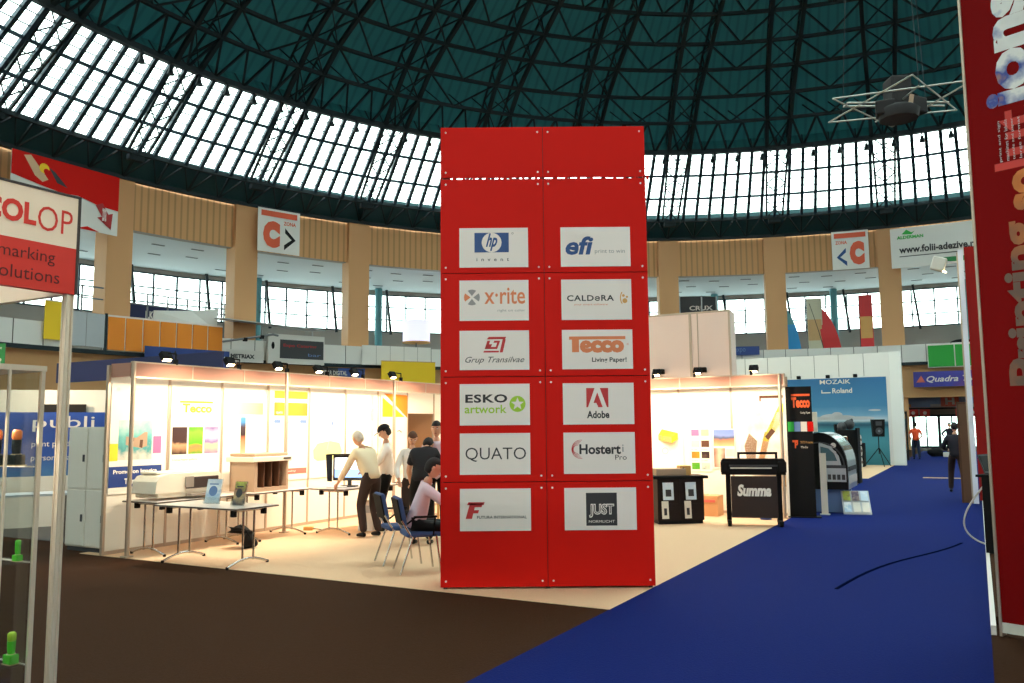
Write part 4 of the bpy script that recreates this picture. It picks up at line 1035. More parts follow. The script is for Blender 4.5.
def speaker(p, h, lb, lb2, s=1.0):
    t = empty('speaker_stand', p, 0, lb2, 'stand', 'stands of the loudspeakers')
    MB('soft_black').tube((0,0,.5),(0,0,h),.02).build('pole', t)
    for k in range(3): a = 2*PI*k/3+.4; MB('soft_black').tube((0,0,.75),(.6*cos(a),.6*sin(a),.01),.016).build('leg', t)
    t = empty('loudspeaker', (p[0],p[1],h), R(-12), lb, 'loudspeaker', 'loudspeakers before the sea picture')
    b = MB('black'); b.prism([(-.2*s,0),(.2*s,0),(.24*s,.7*s),(-.24*s,.7*s)], -.2, .18); b.build('cabinet', t)
    b = MB('darkgrey'); b.disc(0,.23*s,.14*s,-.205); b.m('grey').disc(0,.23*s,.05*s,-.21); b.m('darkgrey').rect(-.12*s,.12*s,.45*s,.62*s,-.205); b.build('grille', t)
speaker(BP(-.45,29.6), 1.2, 'black loudspeaker nearest the white wall end', 'tripod stand of the loudspeaker nearest the white wall end')
speaker(BP(-2.0,30.1), 1.15, 'smaller black loudspeaker deeper in front of the sea picture', 'tripod stand of the smaller, deeper loudspeaker', .8)
# ------------------------------------------------------------------ sea picture wall
mat_grad('sea', [(0,(36,112,126)),(.26,(66,140,156)),(.40,(54,126,144)),(.45,(20,76,98)),(.475,(60,116,136)),(.50,(190,204,212)),(.56,(110,158,190)),(.66,(62,128,170)),(1,(38,104,154))], 'Z', 0, 3.75, rough=.6, noise=.05, nscale=1.2)
b = MB('parapet'); b.bx(-9, 0, 0, .25, 0, 4.72); b.m('joint')
for i in range(10): b.bx(-9+i-.01,-9+i+.01,-.01,0,3.75,4.72)
b.build('wall_far_stand', loc=BP(0,30.8), rz=RZ_B, kind='structure')
b = MB('white'); b.bx(0,.45,-.1,.35,0,4.74); b.build('wall_far_stand_end', loc=BP(0,30.8), rz=RZ_B, kind='structure')
b = MB('sea'); b.bx(0,4.8,-.02,0,0,3.7); b.T = Matrix.Translation((0,-.024,0)); b.m('offwhite').text('MOZAIK', 2.15,3.4,3.45,3.64,0,.01); b.text('Roland', 2.65,3.45,3.05,3.27,0,.02); b.rect(2.2,2.58,3.06,3.1); b.rect(2.2,2.24,3.06,3.2)
random.seed(2)
b.m('lightgrey')
for (x, z, w_, h_) in ((2.6,2.02,.5,.14),(3.1,2.0,.45,.1),(2.0,1.96,.5,.07),(2.8,2.12,.22,.12),(3.7,1.97,.6,.07),(4.3,2.3,.25,.04),(1.2,1.95,.5,.06)):
    b.disc(x, z, w_, 0, 18, h_) if h_ else None
b.build('sea_picture', loc=BP(-4.95,30.79), rz=RZ_B, label='huge printed picture of blue sea and sky on the far stand wall', cat='banner')
lamps_w = []
for i, x in enumerate((-3.6,-2.4,-1.3)):
    MB('soft_black').bx(-.02,.02,-.4,0,0,.03).box((0,-.42,0),(.16,.16,.14),bev=.02).build('clamp_spotlight', loc=BP(x,30.78,3.76), rz=RZ_B, label='small black spotlight over the sea picture, %s' % ('furthest from the wall end','middle one of three','nearest the wall end')[i], cat='spotlight', group='spotlights over the sea picture')

# pale box tower behind the back wall
mat('boxtower', (240,218,206), .7)
b = MB('boxtower'); b.bx(-1.95,0,0,.45,0,4.0); b.m('trim_alu').bx(-.83,-.78,-.015,0,2.6,4.0); b.bx(-.66,-.64,-.01,0,2.6,4.0)
for x in (-1.95,0): b.bx(x-.02,x+.02,-.02,.02,0,4.02)
b.bx(-1.95,0,-.015,.015,3.98,4.02)
b.build('box_tower', loc=BP(-1.12,9.12), rz=RZ_B, label='tall pale pink panel box rising behind the stand back wall', cat='exhibition box')
for i, x in enumerate((-1.5,-.62)): MB('soft_black').box((0,-.1,0),(.16,.14,.1),bev=.015).tube((0,-.1,.0),(0,.0,.02),.015).build('clamp_spotlight', loc=BP(-1.05+x,9.1,2.82), rz=RZ_B, label='small black spotlight clamped low on the pale box tower, %s seam' % ('beside the tower' if i == 0 else 'below the middle'), cat='spotlight', group='spotlights on the pale box tower')
# ------------------------------------------------------------------ left foreground: stamp stand with glass showcase
PX, PY = -1.632, 3.02
def CP(u, v, z=0.0): return Vector((PX + u*BX + v*EX, PY + u*BY + v*EY, z))
mat('sign_cream', (244,226,204), .5); mat('colop_red', (214,48,34), .5); mat('dark_text', (90,24,22), .6)
b = MB('alu')
for (dx, dy) in ((0,0),): b.lathe([(.014,0),(.014,2.2)], 8, (0,0,0), False)
for k in range(4): a = k*PI/2+PI/4; b.bx(.016*cos(a)-.003,.016*cos(a)+.003,.016*sin(a)-.003,.016*sin(a)+.003,0,2.2)
b.m('frame_dark').bx(-.035,.035,-.035,.035,0,.02)
post = b.build('trim_stand_post', loc=CP(0,0), rz=RZ_B, kind='structure')
# the sign faces the visitor on the brown carpet (+u side), it runs back along the aisle direction
t = empty('stand_fascia_sign', CP(.02,-1.19,2.2), RZ_L, 'cream and red stand sign at the corner of the left showcase', 'sign')
b = MB('sign_cream'); b.bx(0,1.2,0,.03,.17,.36); b.m('colop_red').bx(0,1.2,0,.03,0,.17)
b.T = Matrix.Translation((0,-.002,0)); b.m('colop_red').text('COL',   .86,1.045,.225,.305,0,.04); b.text('OP', 1.05,1.18,.215,.305,0,-.005)
b.m('dark_text').text('marking', .92,1.12,.09,.145,0,.0); b.text('solutions', .90,1.14,.03,.075,0,.0)
b.build('sign_face', t)
b = MB('frame_dark'); b.bx(-.0,1.21,-.004,.034,.36,.368); b.bx(1.2,1.21,-.004,.034,0,.365); b.build('sign_frame', t)
b = MB('sign_cream'); b.bx(-1.6,-.03,-.015,.015,2.2,2.58); b.build('trim_stand_fascia', loc=CP(0,0), rz=RZ_B, kind='structure')
# glass showcase: local x = u, y = v
t = empty('glass_showcase', CP(-.56,-.34), RZ_B, 'tall glass showcase with stamps on its shelves at the left edge', 'showcase')
W_, D_, H_ = .46, .32, 1.92
for x in (0, W_):
    for y in (0, D_): MB('alu').bx(x-.007,x+.007,y-.007,y+.007,.1,H_).build('corner_post', t)
b = MB('offwhite'); b.bx(-.01,W_+.01,-.01,D_+.01,0,.1); b.build('plinth', t)
b = MB('alu'); b.bx(-.01,W_+.01,-.01,D_+.01,H_,H_+.02); b.build('top_cap', t)
for nm, a_ in (('front',(0,W_,-.002,.002)),('back',(0,W_,D_-.002,D_+.002)),('side',(-.002,.002,0,D_)),('side',(W_-.002,W_+.002,0,D_))):
    MB('showglass').bx(*a_,.1,H_).build('glass_panel', t)
for y in (.13, .2): MB('alu').bx(W_-.004,W_+.006,y-.004,y+.004,.1,H_).build('door_profile', t)
SHZ = [1.575, 1.235, .88]
for z in SHZ+[.5]:
    b = MB('showglass'); b.bx(.01,W_-.01,.01,D_-.01,z-.004,z+.002); b.m('plate').bx(.008,W_-.008,.008,.012,z-.004,z+.001); b.bx(.008,W_-.008,D_-.012,D_-.008,z-.004,z+.001); b.build('shelf', t)
l = bpy.data.lights.new('showcase_lamp','SPOT'); l.energy = 14; l.color = (1,.82,.6); l.spot_size = R(120); l.shadow_soft_size = .02
lo = bpy.data.objects.new('showcase_lamp', l); COL.objects.link(lo); lo.location = CP(-.3,-.2,1.88)
MB('chrome').tube((W_/2,D_/2,1.91),(W_/2,D_/2,1.9),.03,n=14).m('lamp_glow').tube((W_/2,D_/2,1.9),(W_/2,D_/2,1.898),.022,n=14).build('downlight', t)
mat('stamp_orange', (214,120,60), .45); mat('stamp_dark', (22,34,38), .35); mat('stamp_green', (70,190,40), .5); mat('stamp_gold', (210,190,150), .3, .6)
def stamp(name, p, lb, body, cap_, h, grp):
    b = MB(body); b.box((0,0,h*.16),(h*.42,h*.3,h*.3),bev=h*.03); b.lathe([(h*.1,h*.3),(h*.12,h*.5),(h*.13,h*.72)],14,(0,0,0)); b.m('stamp_gold').lathe([(h*.135,h*.3),(h*.135,h*.33)],14); b.box((0,0,h*.005+.001),(h*.46,h*.34,h*.03))
    b.m(cap_).lathe([(h*.1,h*.72),(h*.13,h*.76),(h*.13,h*.95),(h*.08,h)],14)
    return b.build(name, loc=p, rz=RZ_B, label=lb, cat='stamp', group=grp)
stamp('hand_stamp', CP(-.155,-.07,SHZ[0]+.003), 'dark hand stamp with orange knob nearer the aluminium post', 'stamp_dark', 'stamp_orange', .13, 'orange-topped stamps on the upper shelf')
stamp('hand_stamp', CP(-.2,-.115,SHZ[0]+.003), 'dark hand stamp with orange knob nearer the picture edge', 'stamp_dark', 'stamp_orange', .13, 'orange-topped stamps on the upper shelf')
stamp('hand_stamp', CP(-.14,-.055,SHZ[1]+.003), 'small bright green stamp on the middle glass shelf', 'stamp_green', 'stamp_green', .075, 'green stamps')
stamp('hand_stamp', CP(-.14,-.06,SHZ[2]+.003), 'bright green stamp on the lowest visible glass shelf', 'stamp_green', 'lime', .11, 'green stamps')
b = MB('offwhite'); b.box((0,0,.03),(.1,.06,.06),rx=.0,bev=.004); b.m('sign_cream').box((0,0,.062),(.09,.05,.003)); b.build('paper_card_box', loc=CP(-.16,-.2,SHZ[2]+.003), rz=RZ_B, label='small cream card box beside the lower green stamp', cat='box')
mat('sign_green', (24,128,62), .55)
b = MB('sign_green'); b.bx(-.2,.055,-.003,.003,0,.085); b.m('offwhite').text('Green Line', -.14,.045,.01,.04,-.005,.02,.3); b.text('Solutii de stampilare', -.1,.045,.06,.075,-.005)
b.build('green_shelf_sign', loc=CP(-.28,-.12,H_+.022), rz=R(20), label='green sign with white writing on top of the glass showcase', cat='sign')

# ------------------------------------------------------------------ stand behind the left wall
b = MB('navy'); b.bx(-4.5,.0,0,.04,2.62,3.0); b.build('trim_navy_fascia', loc=BP(-7.75,2.2), rz=RZ_B, kind='structure')
for u_ in (-7.8, -10.6): MB('trim_alu').lathe([(.03,0),(.03,2.65)],8).build('trim_post', loc=BP(u_,2.25), kind='structure')
b = MB('offwhite'); b.bx(-4.5,.6,0,.05,0,2.55); b.build('wall_left_stand_back', loc=(-8.9,17.2,0), rz=R(14), kind='structure')
mat_grad('poster_blue', [(0,(60,110,160)),(.4,(24,70,150)),(.7,(20,60,140)),(1,(40,80,170))], 'Z', .9, 2.0, noise=.5, nscale=2)
t = empty('printed_partition', (-9.1,14.8,0), R(30), 'blue printed partition with pale writing behind the glass showcase', 'partition')
b = MB('poster_blue'); b.bx(-1.9,1.9,0,.05,.9,2.05); b.m('plate'); b.text('publi', .5,1.5,1.7,1.98,-.006,.0); b.text('print productie', .5,1.4,1.4,1.53,-.006); b.text('personalizare', .5,1.25,1.15,1.28,-.006); b.build('printed_panel', t)
b = MB('offwhite'); b.bx(-1.9,1.9,0,.05,0,.9); b.build('lower_panel', t)
t = empty('storage_locker', BP(-8.02,.12), RZ_B, 'tall white storage locker standing behind the left stand wall', 'locker')
b = MB('offwhite'); b.bx(-.5,.4,0,.6,.06,1.76); b.m('darkgrey').bx(-.48,.38,.02,.58,0,.06); b.build('body', t)
for x0_, x1_ in ((-.5,-.06),(-.04,.4)):
    for z0_, z1_ in ((.08,.86),(.89,1.74)):
        d = MB('offwhite').bx(x0_+.01,x1_-.01,-.02,0,z0_,z1_,.004).build('door', t); MB('darkgrey').bx(x1_-.08,x1_-.05,-.035,-.02,(z0_+z1_)/2-.05,(z0_+z1_)/2+.05).build('handle', d)
t = empty('sales_desk', (-7.7,12.9,0), R(30), 'grey desk with metal legs seen through the glass showcase', 'desk')
MB('lightgrey').bx(-.8,.8,-.35,.35,.72,.75).build('desk_top', t)
for x in (-.75,.75):
    for y in (-.3,.3): MB('chrome').tube((x,y,0),(x,y,.72),.02).build('leg', t)
t = empty('wall_monitor', (-8.95,17.05,1.45), R(14), 'black display with a bright page on the neighbouring stand wall', 'monitor')
MB('black').bx(-.6,.2,-.06,0,0,.8).build('frame', t); MB('screen_white').rect(-.2,.1,.1,.6,-.065).build('screen', t)
lamp('stand_light', (-8.2,12.6,2.7), (-8.9,15,.8), 90)
lamp('stand_light', (-.3,.3,3.3), (-1.8,2.8,2.35), 50, R(60))  # unseen spot added near the viewer to brighten the stand sign
lamp('stand_light', (-9.2,15.6,2.7), (-9.4,17,1.0), 60)

# ------------------------------------------------------------------ right: red stand along the aisle
mat('banner_red', (128,6,6), .7, spec=.1); mat('banner_mottle', (206,190,190), .5)
mat_grad('letter_print', [(0,(238,226,226)),(.4,(232,210,205)),(.55,(214,150,60)),(.68,(60,80,160)),(.8,(240,235,230)),(1,(226,220,215))], 'Z', 0, 6, noise=.9, nscale=3.2)
mat_grad('letter_print2', [(0,(110,84,70)),(.35,(200,110,40)),(.5,(226,130,60)),(.7,(50,70,170)),(1,(190,180,220))], 'Z', 3.0, 4.7, noise=.6, nscale=4)
t = empty('red_banner_wall', (3.92, 6.87, .0), R(-50), 'towering red banner wall with sideways lettering at the right edge', 'banner')
b = MB('banner_red'); b.bx(0,2.4,0,.06,.11,7.2)
def vtext(b, s_, xa, xb, z0, z1, y, m_, bold=.03):
    """lettering that runs upwards: its top points to -x"""
    v, f = text_geo(s_, bold, 0.0, 1.0)
    b.m(m_).add([(xb + (xa-xb)*q, y, z0+(z1-z0)*p) for p, q in v], f, False)
vtext(b, 'ions', .15, .5, 4.32, 5.32, -.004, 'letter_print', .05)
vtext(b, 'lut', .18, .5, 3.78, 4.28, -.004, 'colop_red', .02)
vtext(b, 'so', .3, .5, 3.42, 3.76, -.004, 'letter_print2', .05)
vtext(b, 'Printing', .18, .5, 2.0, 3.34, -.004, 'letter_print2', .04)
for k in range(5): vtext(b, ('print and sign','machines for labels','textile and paper','large format','training')[k], .22+k*.05, .245+k*.05, 3.85, 4.2, -.006, 'banner_mottle', .0)
b.m('plate').text('hp', .36,.5,2.62,2.8,-.006,.0,.3); b.m('lightgrey').disc(.42,2.38,.08,-.006,20); b.m('plate').disc(.42,2.42,.05,-.008,16)
b.build('banner_face', t)
MB('offwhite').bx(0,2.4,-.01,.07,.03,.11).build('skirting', t)
MB('trim_alu').bx(-.02,.0,-.015,.075,0,7.2).build('edge_profile', t)
slab('floor_right_stand', [BP(3.14,.9), BP(10,.9), BP(10,13.0), BP(3.14,13.0)], 0.0, .07, 'carpet_brown')
b = MB('plate'); b.bx(-.02,.02,0,12.5,0,.075); b.build('trim_platform_edge', loc=BP(3.12,.5), rz=RZ_B, kind='structure')
mat('wall_red', (150,22,16), .7, spec=.2)
b = MB('wall_red'); b.bx(.08,3.5,0,.08,.07,5.55); b.build('wall_right_stand_end', loc=BP(2.98,13.05), rz=RZ_B, kind='structure')
mat('edge_glow', (236,236,246), .5)
b = MB('edge_glow'); b.bx(-.04,.06,-.02,.12,.0,5.5); b.m('trim_alu').bx(-.07,-.04,-.02,.1,0,5.45); b.build('trim_right_stand_edge', loc=BP(2.98,13.05), rz=RZ_B, kind='structure')
mat('wood_brown', (112,78,52), .6, noise=.1, nscale=3)
b = MB('wood_brown'); b.bx(-.13,.05,-.6,.6,0,2.15); b.m('brown').bx(-.14,.06,-.62,.62,2.12,2.17); b.bx(-.14,-.1,-.62,-.58,0,2.15); b.build('wooden_partition', loc=BP(2.86,13.8), rz=RZ_B, label='brown wooden partition beside the red wall along the aisle', cat='partition')
t = empty('arm_floodlight', BP(2.9,13.05,5.2), RZ_B, 'white floodlight on an arm from the red wall edge', 'floodlight')
MB('lightgrey').tube((0,0,.02),(-.22,-.1,.05),.015).build('arm', t)
b = MB('offwhite'); b.box((-.34,-.14,.0),(.28,.2,.3),ry=R(20),bev=.03); b.build('housing', t); MB('lamp_glow').box((-.3,-.15,-.16),(.2,.14,.01),ry=R(20)).build('lens', t)
# kiosk with a laptop
t = empty('demo_kiosk', BP(3.32,5.0,.07), R(40), 'dark slim demo kiosk at the edge of the red stand', 'kiosk')
MB('black').bx(-.22,.22,-.15,.15,0,.95,.01).build('body', t); MB('soft_black').bx(-.26,.26,-.2,.2,.95,.98).build('kiosk_top', t)
t = empty('laptop', BP(3.32,5.0,1.055), R(40), 'open dark laptop standing on the kiosk by the red banner', 'laptop')
MB('darkgrey').bx(-.17,.17,-.12,.12,0,.02).build('keyboard_base', t); MB('darkgrey').box((0,.16,.13),(.34,.012,.24),rx=R(-18)).m('black').box((0,.152,.13),(.3,.004,.2),rx=R(-18)).build('screen', t)
b = MB('soft_black'); b.ball((0,0,.09),(.08,.07,.09)); b.tube((0,0,0),(0,0,.03),.05,n=12); b.build('desk_speaker', loc=BP(3.55,5.25,1.055), label='small round black speaker beside the laptop', cat='speaker')
b = MB('offwhite'); pts = []
for k in range(25):
    q = k/24; pts.append(BP(3.2-.34*sin(PI*q), 5.6+.5*q, .95*(1-q)**1.6+.012))
b.path(pts, .012, 6); b.build('white_cable', label='white cable looping down from the kiosk to the blue carpet', cat='cable')
MB('stamp_orange').bx(-.1,.1,-.14,.14,0,.14,.005).m('cardboard').bx(-.09,.09,-.13,.13,.14,.143).build('orange_carton', loc=BP(3.35,3.9,.07), rz=RZ_B, label='small orange carton on the edge of the red stand', cat='box')
# ------------------------------------------------------------------ distant people
person('person', 'person in a bright orange shirt standing far down the aisle', BP(.45,37.6), R(160), hands=((-.2,-.2,1.0),(.2,-.2,1.0)), shirt='shirt_orange', trousers='jeans', sleeves='short', scale=1.02)
person('person', 'person in black silhouetted before the bright entrance doors', BP(1.75,43.7), R(-10), shirt='shirt_dark', trousers='black', hands=((-.32,-.1,1.0),(.32,-.1,1.0)))
person('person', 'person in dark clothes standing beside the brown wooden partition', (11.0,20.8,0), R(150), hip=.93, lean=.12, feet=((-.16,.1),(.16,-.1)), shirt='shirt_dark', trousers='trouser_brown', hands=((-.2,-.35,1.05),(.2,-.35,1.05)), look=.3)
b = MB('soft_black'); b.ball((0,0,.22),(.42,.25,.22)); b.box((.1,0,.1),(.6,.36,.2),bev=.06); b.path([(-.2,0,.4),(0,0,.5),(.2,0,.4)],.02); b.build('travel_bag', loc=BP(1.1,41.6), label='black travel bag on the blue carpet near the entrance', cat='bag')
MB('offwhite').box((0,0,.12),(.5,.3,.24),bev=.03).m('lightgrey').box((0,0,.245),(.3,.2,.01)).build('white_parcel', loc=BP(1.75,41.0), rz=.3, label='white parcel on the floor right of the travel bag', cat='parcel')
t = empty('banner_rack', BP(-.05,36.2), RZ_B, 'dark rack with hanging samples behind the white wall end', 'rack')
MB('soft_black').bx(-.25,.25,-.3,.3,2.2,2.3).bx(-.25,-.2,-.3,.3,0,2.2).bx(.2,.25,-.3,.3,0,2.2).build('frame', t)
for k in range(3): MB(('darkgrey','lightgrey','teal_post')[k]).box((-.12+k*.12,-.1,1.3),(.09,.02,1.3),ry=R(4*k-4)).build('sample', t)
# ------------------------------------------------------------------ entrance zone under the gallery
mat('band_blue', (130,160,205), .5)
t = empty('entrance_header', RP(AZD,40.5,2.85), rrz(AZD), 'pale blue header with a red letter square above the entrance', 'sign')
b = MB('band_blue'); b.bx(-4.2,4.2,0,.1,0,.62); b.m('offwhite').bx(-3.9,-3.7,-.02,0,0,.5); b.bx(2.1,2.3,-.02,0,.1,.6); b.m('gold').bx(-3.4,-2.4,-.01,0,.02,.22); b.m('lightgrey').bx(-1.2,1.9,-.01,0,.0,.2); b.build('band', t)
b = MB('redbar'); b.bx(-.55,.55,-.06,-.01,.02,.72); b.m('white').text('H', -.28,.28,.15,.6,-.07,.04); b.build('letter_square', t)
for k, (x0_, n_) in enumerate(((-3.3, 3), (.3, 4))):
    for j in range(n_):
        MB('colop_red').bx(0,.62,0,.03,0,.5).m('plate').disc(.31,.25,.12,-.01,12).build('red_pennant', loc=RP(AZD,40.2,2.2)+Matrix.Rotation(rrz(AZD),3,'Z')@Vector((x0_+j*.72,0,0)), rz=rrz(AZD), label='small red hanging pennant above the entrance doors, %s row' % ('left-hand' if k == 0 else 'right-hand') if False else 'small red pennant in the %s row above the entrance' % ('three-flag' if k == 0 else 'four-flag'), cat='pennant', group='red pennants of the %s row' % ('three-flag' if k == 0 else 'four-flag'))
MB('steel_dark').tube((-4.3,0,0),(4.3,0,0),.05).build('trim_pennant_rail', loc=RP(AZD,40.2,2.74), rz=rrz(AZD), kind='structure')

# ------------------------------------------------------------------ banners on the gallery ring
def ringsheet(name, a0, a1, r, z0, z1, lb, cat, draw, m_='offwhite', grp=None, th=.04):
    am = (a0+a1)/2; w_ = 2*r*sin(R(abs(a1-a0))/2)
    b = MB(m_); b.bx(-w_/2, w_/2, 0, th, 0, z1-z0)
    b.T = Matrix.Translation((-w_/2, -.02, 0)); draw(b, w_, z1-z0)
    return b.build(name, loc=RP(am, r*cos(R(abs(a1-a0))/2), z0), rz=rrz(am), label=lb, cat=cat, group=grp)
mat('arrow_red', (170,36,36), .6); mat('sheet', (226,222,216), .7); mat('skinprint', (220,180,140), .6)
def r1_(b, w_, h):
    b.m('red').poly([(0,h*.62),(w_*.25,h*.55),(w_*.45,h*.5),(w_*.6,h*.52),(w_*.8,h*.44),(w_,h*.42),(w_,h),(0,h)])
    b.m('skinprint').poly([(w_*.1,h*.95),(w_*.16,h*.98),(w_*.32,h*.66),(w_*.27,h*.6),(w_*.2,h*.68)],-.002); b.m('ink').poly([(w_*.32,h*.86),(w_*.38,h*.8),(w_*.5,h*.6),(w_*.4,h*.64)],-.003); b.m('yellow').disc(w_*.28,h*.82,.25,-.004,12); b.m('red').disc(w_*.3,h*.78,.14,-.006,12)
    b.m('arrow_red').poly([(w_*.77,h*.44),(w_*.84,h*.5),(w_*.9,h*.33),(w_*.945,h*.36),(w_*.93,h*.08),(w_*.79,h*.24),(w_*.835,h*.27)],-.002); b.m('plate').text('zona', w_*.84,w_*.88,h*.2,h*.42,-.005,.02)
    b.m('red').poly([(w_*.6,0),(w_*.7,h*.06),(w_*.82,0)],-.002); b.m('ink').text('Advertising', w_*.08,w_*.5,h*.3,h*.42)
ringsheet('arrow_banner', -63.94,-55.5,37.3,11.75,14.85,'red and white banner with a slanting red arrow on the gallery', 'banner', r1_, 'sheet')
mat('c_orange', (222,90,54), .6)
def rc(b, w_, h, flip):
    b.m('c_orange').rect(w_*.07,w_*.93,h*.82,h*.95); x0_, x1_ = (w_*.12,w_*.52) if not flip else (w_*.48,w_*.88)
    b.text('C', x0_,x1_,h*.1,h*.72,0,.1); b.m('hpblue' if flip else 'black')
    if not flip: b.poly([(w_*.64,h*.6),(w_*.64,h*.48),(w_*.8,h*.34),(w_*.62,h*.2),(w_*.62,h*.08),(w_*.9,h*.34)])
    else: b.poly([(w_*.38,h*.56),(w_*.38,h*.44),(w_*.22,h*.32),(w_*.4,h*.2),(w_*.4,h*.08),(w_*.12,h*.32)])
    b.m('c_orange').text('ZONA', *( (w_*.6,w_*.9) if not flip else (w_*.1,w_*.42)), h*.66,h*.75,0,.03)
ringsheet('zone_sign', -42.9,-38.75,37.25,12.3,14.95,'white zone sign with orange letter and arrow pointing right', 'sign', lambda b,w_,h: rc(b,w_,h,False), 'sheet')
ringsheet('zone_sign', 18.6,22.2,37.25,12.3,14.95,'white zone sign with orange letter and arrow pointing left', 'sign', lambda b,w_,h: rc(b,w_,h,True), 'sheet')
def rw(b, w_, h):
    b.m('ink').text('www.folii-adezive.ro', .5,5.2,h*.36,h*.54,0,.03); b.rect(.5,4.2,h*.27,h*.29); b.m('green').text('ALDERMAN', .4,2.0,h*.72,h*.8,0,.04)
    b.poly([(.7,h*.84),(1.0,h*.95),(1.3,h*.87),(1.5,h*.9),(1.3,h*.82)]); b.m('sign_green').rect(3.1,w_,h*.05,h*.17)
ringsheet('web_banner', 24.3,33.6,37.25,12.1,14.8,'long white banner with a web address on the gallery', 'banner', rw, 'sheet')
# parapet panels
t = empty('orange_panel_row', RP(-50.9,37.2,5.78), rrz(-50.9), 'row of seven orange panels fixed to the gallery parapet', 'panel row')
L_ = 2*37.2*sin(R(10.1/2)); pw = L_/7
for k in range(7): MB('orange').bx(-L_/2+k*pw+.04,-L_/2+(k+1)*pw-.04,0,.06,.05,1.75).build('panel', t)
MB('plate').bx(-L_/2,L_/2,.05,.1,1.75,1.85).bx(-L_/2,L_/2,.07,.09,0,1.8).build('frame', t)
MB('steel_dark').bx(-L_/2-.12,-L_/2,0,.1,0,1.9).build('end_post', t)
ringsheet('yellow_hoarding', -60.9,-59.3,37.3,6.1,8.0,'yellow panel on the gallery parapet beside the cream sign','panel',lambda b,w_,h: b.m('plate').rect(0,w_,h*.97,h),'yellow')
ringsheet('white_panel_screen', -59.2,-56.2,37.3,5.9,7.6,'pale panel screen between the yellow and orange gallery panels','panel',lambda b,w_,h: b.m('joint').rect(w_*.5,w_*.51,0,h),'lightgrey')
def rn(b, w_, h): b.m('sheet').text('F.Ku-bra', w_*.3,w_*.55,h*.3,h*.7,0,.04); b.text('F.Ku', w_*.7,w_*.82,h*.3,h*.7,0,.04)
ringsheet('navy_banner', -53.0,-46.6,39.6,7.6,8.7,'dark navy banner with white letters behind the gallery railing','banner',rn,'navy')
t = empty('gallery_railing', RP(-51,38.0,5.6), rrz(-51), 'grey metal railing above the orange gallery panels', 'railing')
for k in range(8): MB('grey').tube((-4.2+k*1.15,0,0),(-4.2+k*1.15,0,3.55-.02*k),.05).build('post', t)
for z in (3.5, 2.9): MB('grey').tube((-4.3,0,z),(3.95,0,z-.1),.04).build('rail', t)
b = MB('sheet'); b.add([(0,0,0),(3.6,-.2,-.25),(3.7,-.2,1.0),(2.2,.1,.75),(0,0,.55)], [(0,1,2,3,4)], False); b.add([(0,.05,0),(3.6,-.15,-.25),(3.7,-.15,1.0),(2.2,.15,.75),(0,.05,.55)], [(4,3,2,1,0)], False)
b.build('white_awning', loc=RP(-51.9,37.6,7.6), rz=rrz(-50), label='folded white cloth lying over the orange gallery panels', cat='cloth')
def rb(b, w_, h): b.m('offwhite').text('Rapid', w_*.04,w_*.25,h*.1,h*.45,0,.02,.2); b.text('digital print', w_*.66,w_*.95,h*.6,h*.8,0,.02); b.m('gold').poly([(w_*.25,h*.2),(w_*.33,h*.8),(w_*.42,h*.2)]); b.m('ink').poly([(w_*.28,h*.5),(w_*.34,h*.9),(w_*.4,h*.4)],-.003); b.m('redbar').rect(w_*.4,w_*.52,h*.2,h*.4)
ringsheet('blue_banner', -53.4,-45.8,36.6,4.75,6.1,'long blue banner hanging under the orange gallery panels','banner',rb,'blue')
def rb2(b, w_, h): b.m('ink').rect(0,w_*.4,0,h); b.m('offwhite').text('TIPAR DIGITAL', w_*.05,w_*.6,h*.5,h*.8,-.005,.02); b.m('bluetext').rect(w_*.5,w_*.95,h*.1,h*.4,-.004)
ringsheet('blue_banner', -37.0,-32.3,36.6,4.55,5.45,'short blue and black banner left of the yellow board','banner',rb2,'blue')
ringsheet('yellow_board', -30.7,-24.9,36.4,4.2,6.0,'plain bright yellow board standing above the back of the stand','board',lambda b,w_,h: b.m('gold').rect(0,w_,h*.97,h),'yellow')
# small glass kiosk with a grey sign
t = empty('gallery_canopy', RP(-41.7,37.0,5.7), rrz(-41.7), 'light metal canopy frame with a flat translucent roof on the gallery', 'canopy')
for x in (-3.0, -.2, 3.1): MB('lightgrey').tube((x,.6,0),(x,.6,2.1),.05).build('post', t)
MB('lightgrey').add([(-3.2,-.8,2.25),(3.2,-.8,2.0),(3.2,1.2,2.15),(-3.2,1.2,2.45),(-3.2,-.8,2.2),(3.2,-.8,1.95),(3.2,1.2,2.1),(-3.2,1.2,2.4)],[(0,1,2,3),(7,6,5,4),(0,4,5,1),(1,5,6,2),(2,6,7,3),(3,7,4,0)],False).build('roof_sheet', t)
MB('grey').tube((-3.2,-.9,.9),(-.2,-.9,1.5),.06).tube((-.2,-.9,1.5),(.1,-.9,1.45),.06).m('black').box((-1.9,-.9,1.1),(.2,.2,.2)).box((-.9,-.9,1.3),(.2,.2,.2)).build('lighting_arm', t)
def rg(b, w_, h): b.m('darkgrey').rect(w_*.2,w_*.98,h*.18,h*.82); b.m('arrow_red').text('Expo Catering', w_*.26,w_*.85,h*.55,h*.68,-.004,.02); b.m('bluetext').text('bar', w_*.7,w_*.93,h*.28,h*.38,-.004); b.m('black').disc(w_*.08,h*.6,.1,-.004,12,.22)
ringsheet('grey_sign', -41.9,-36.3,36.9,5.6,7.35,'white board with a grey sign panel and faint red writing','sign',rg,'sheet',th=.3)
ringsheet('small_white_sign', -45.6,-42.1,37.2,5.6,6.3,'low white sign with dark letters under the gallery canopy','sign',lambda b,w_,h: b.m('ink').text('METRIAX', w_*.1,w_*.75,h*.3,h*.65,0,.05),'sheet')
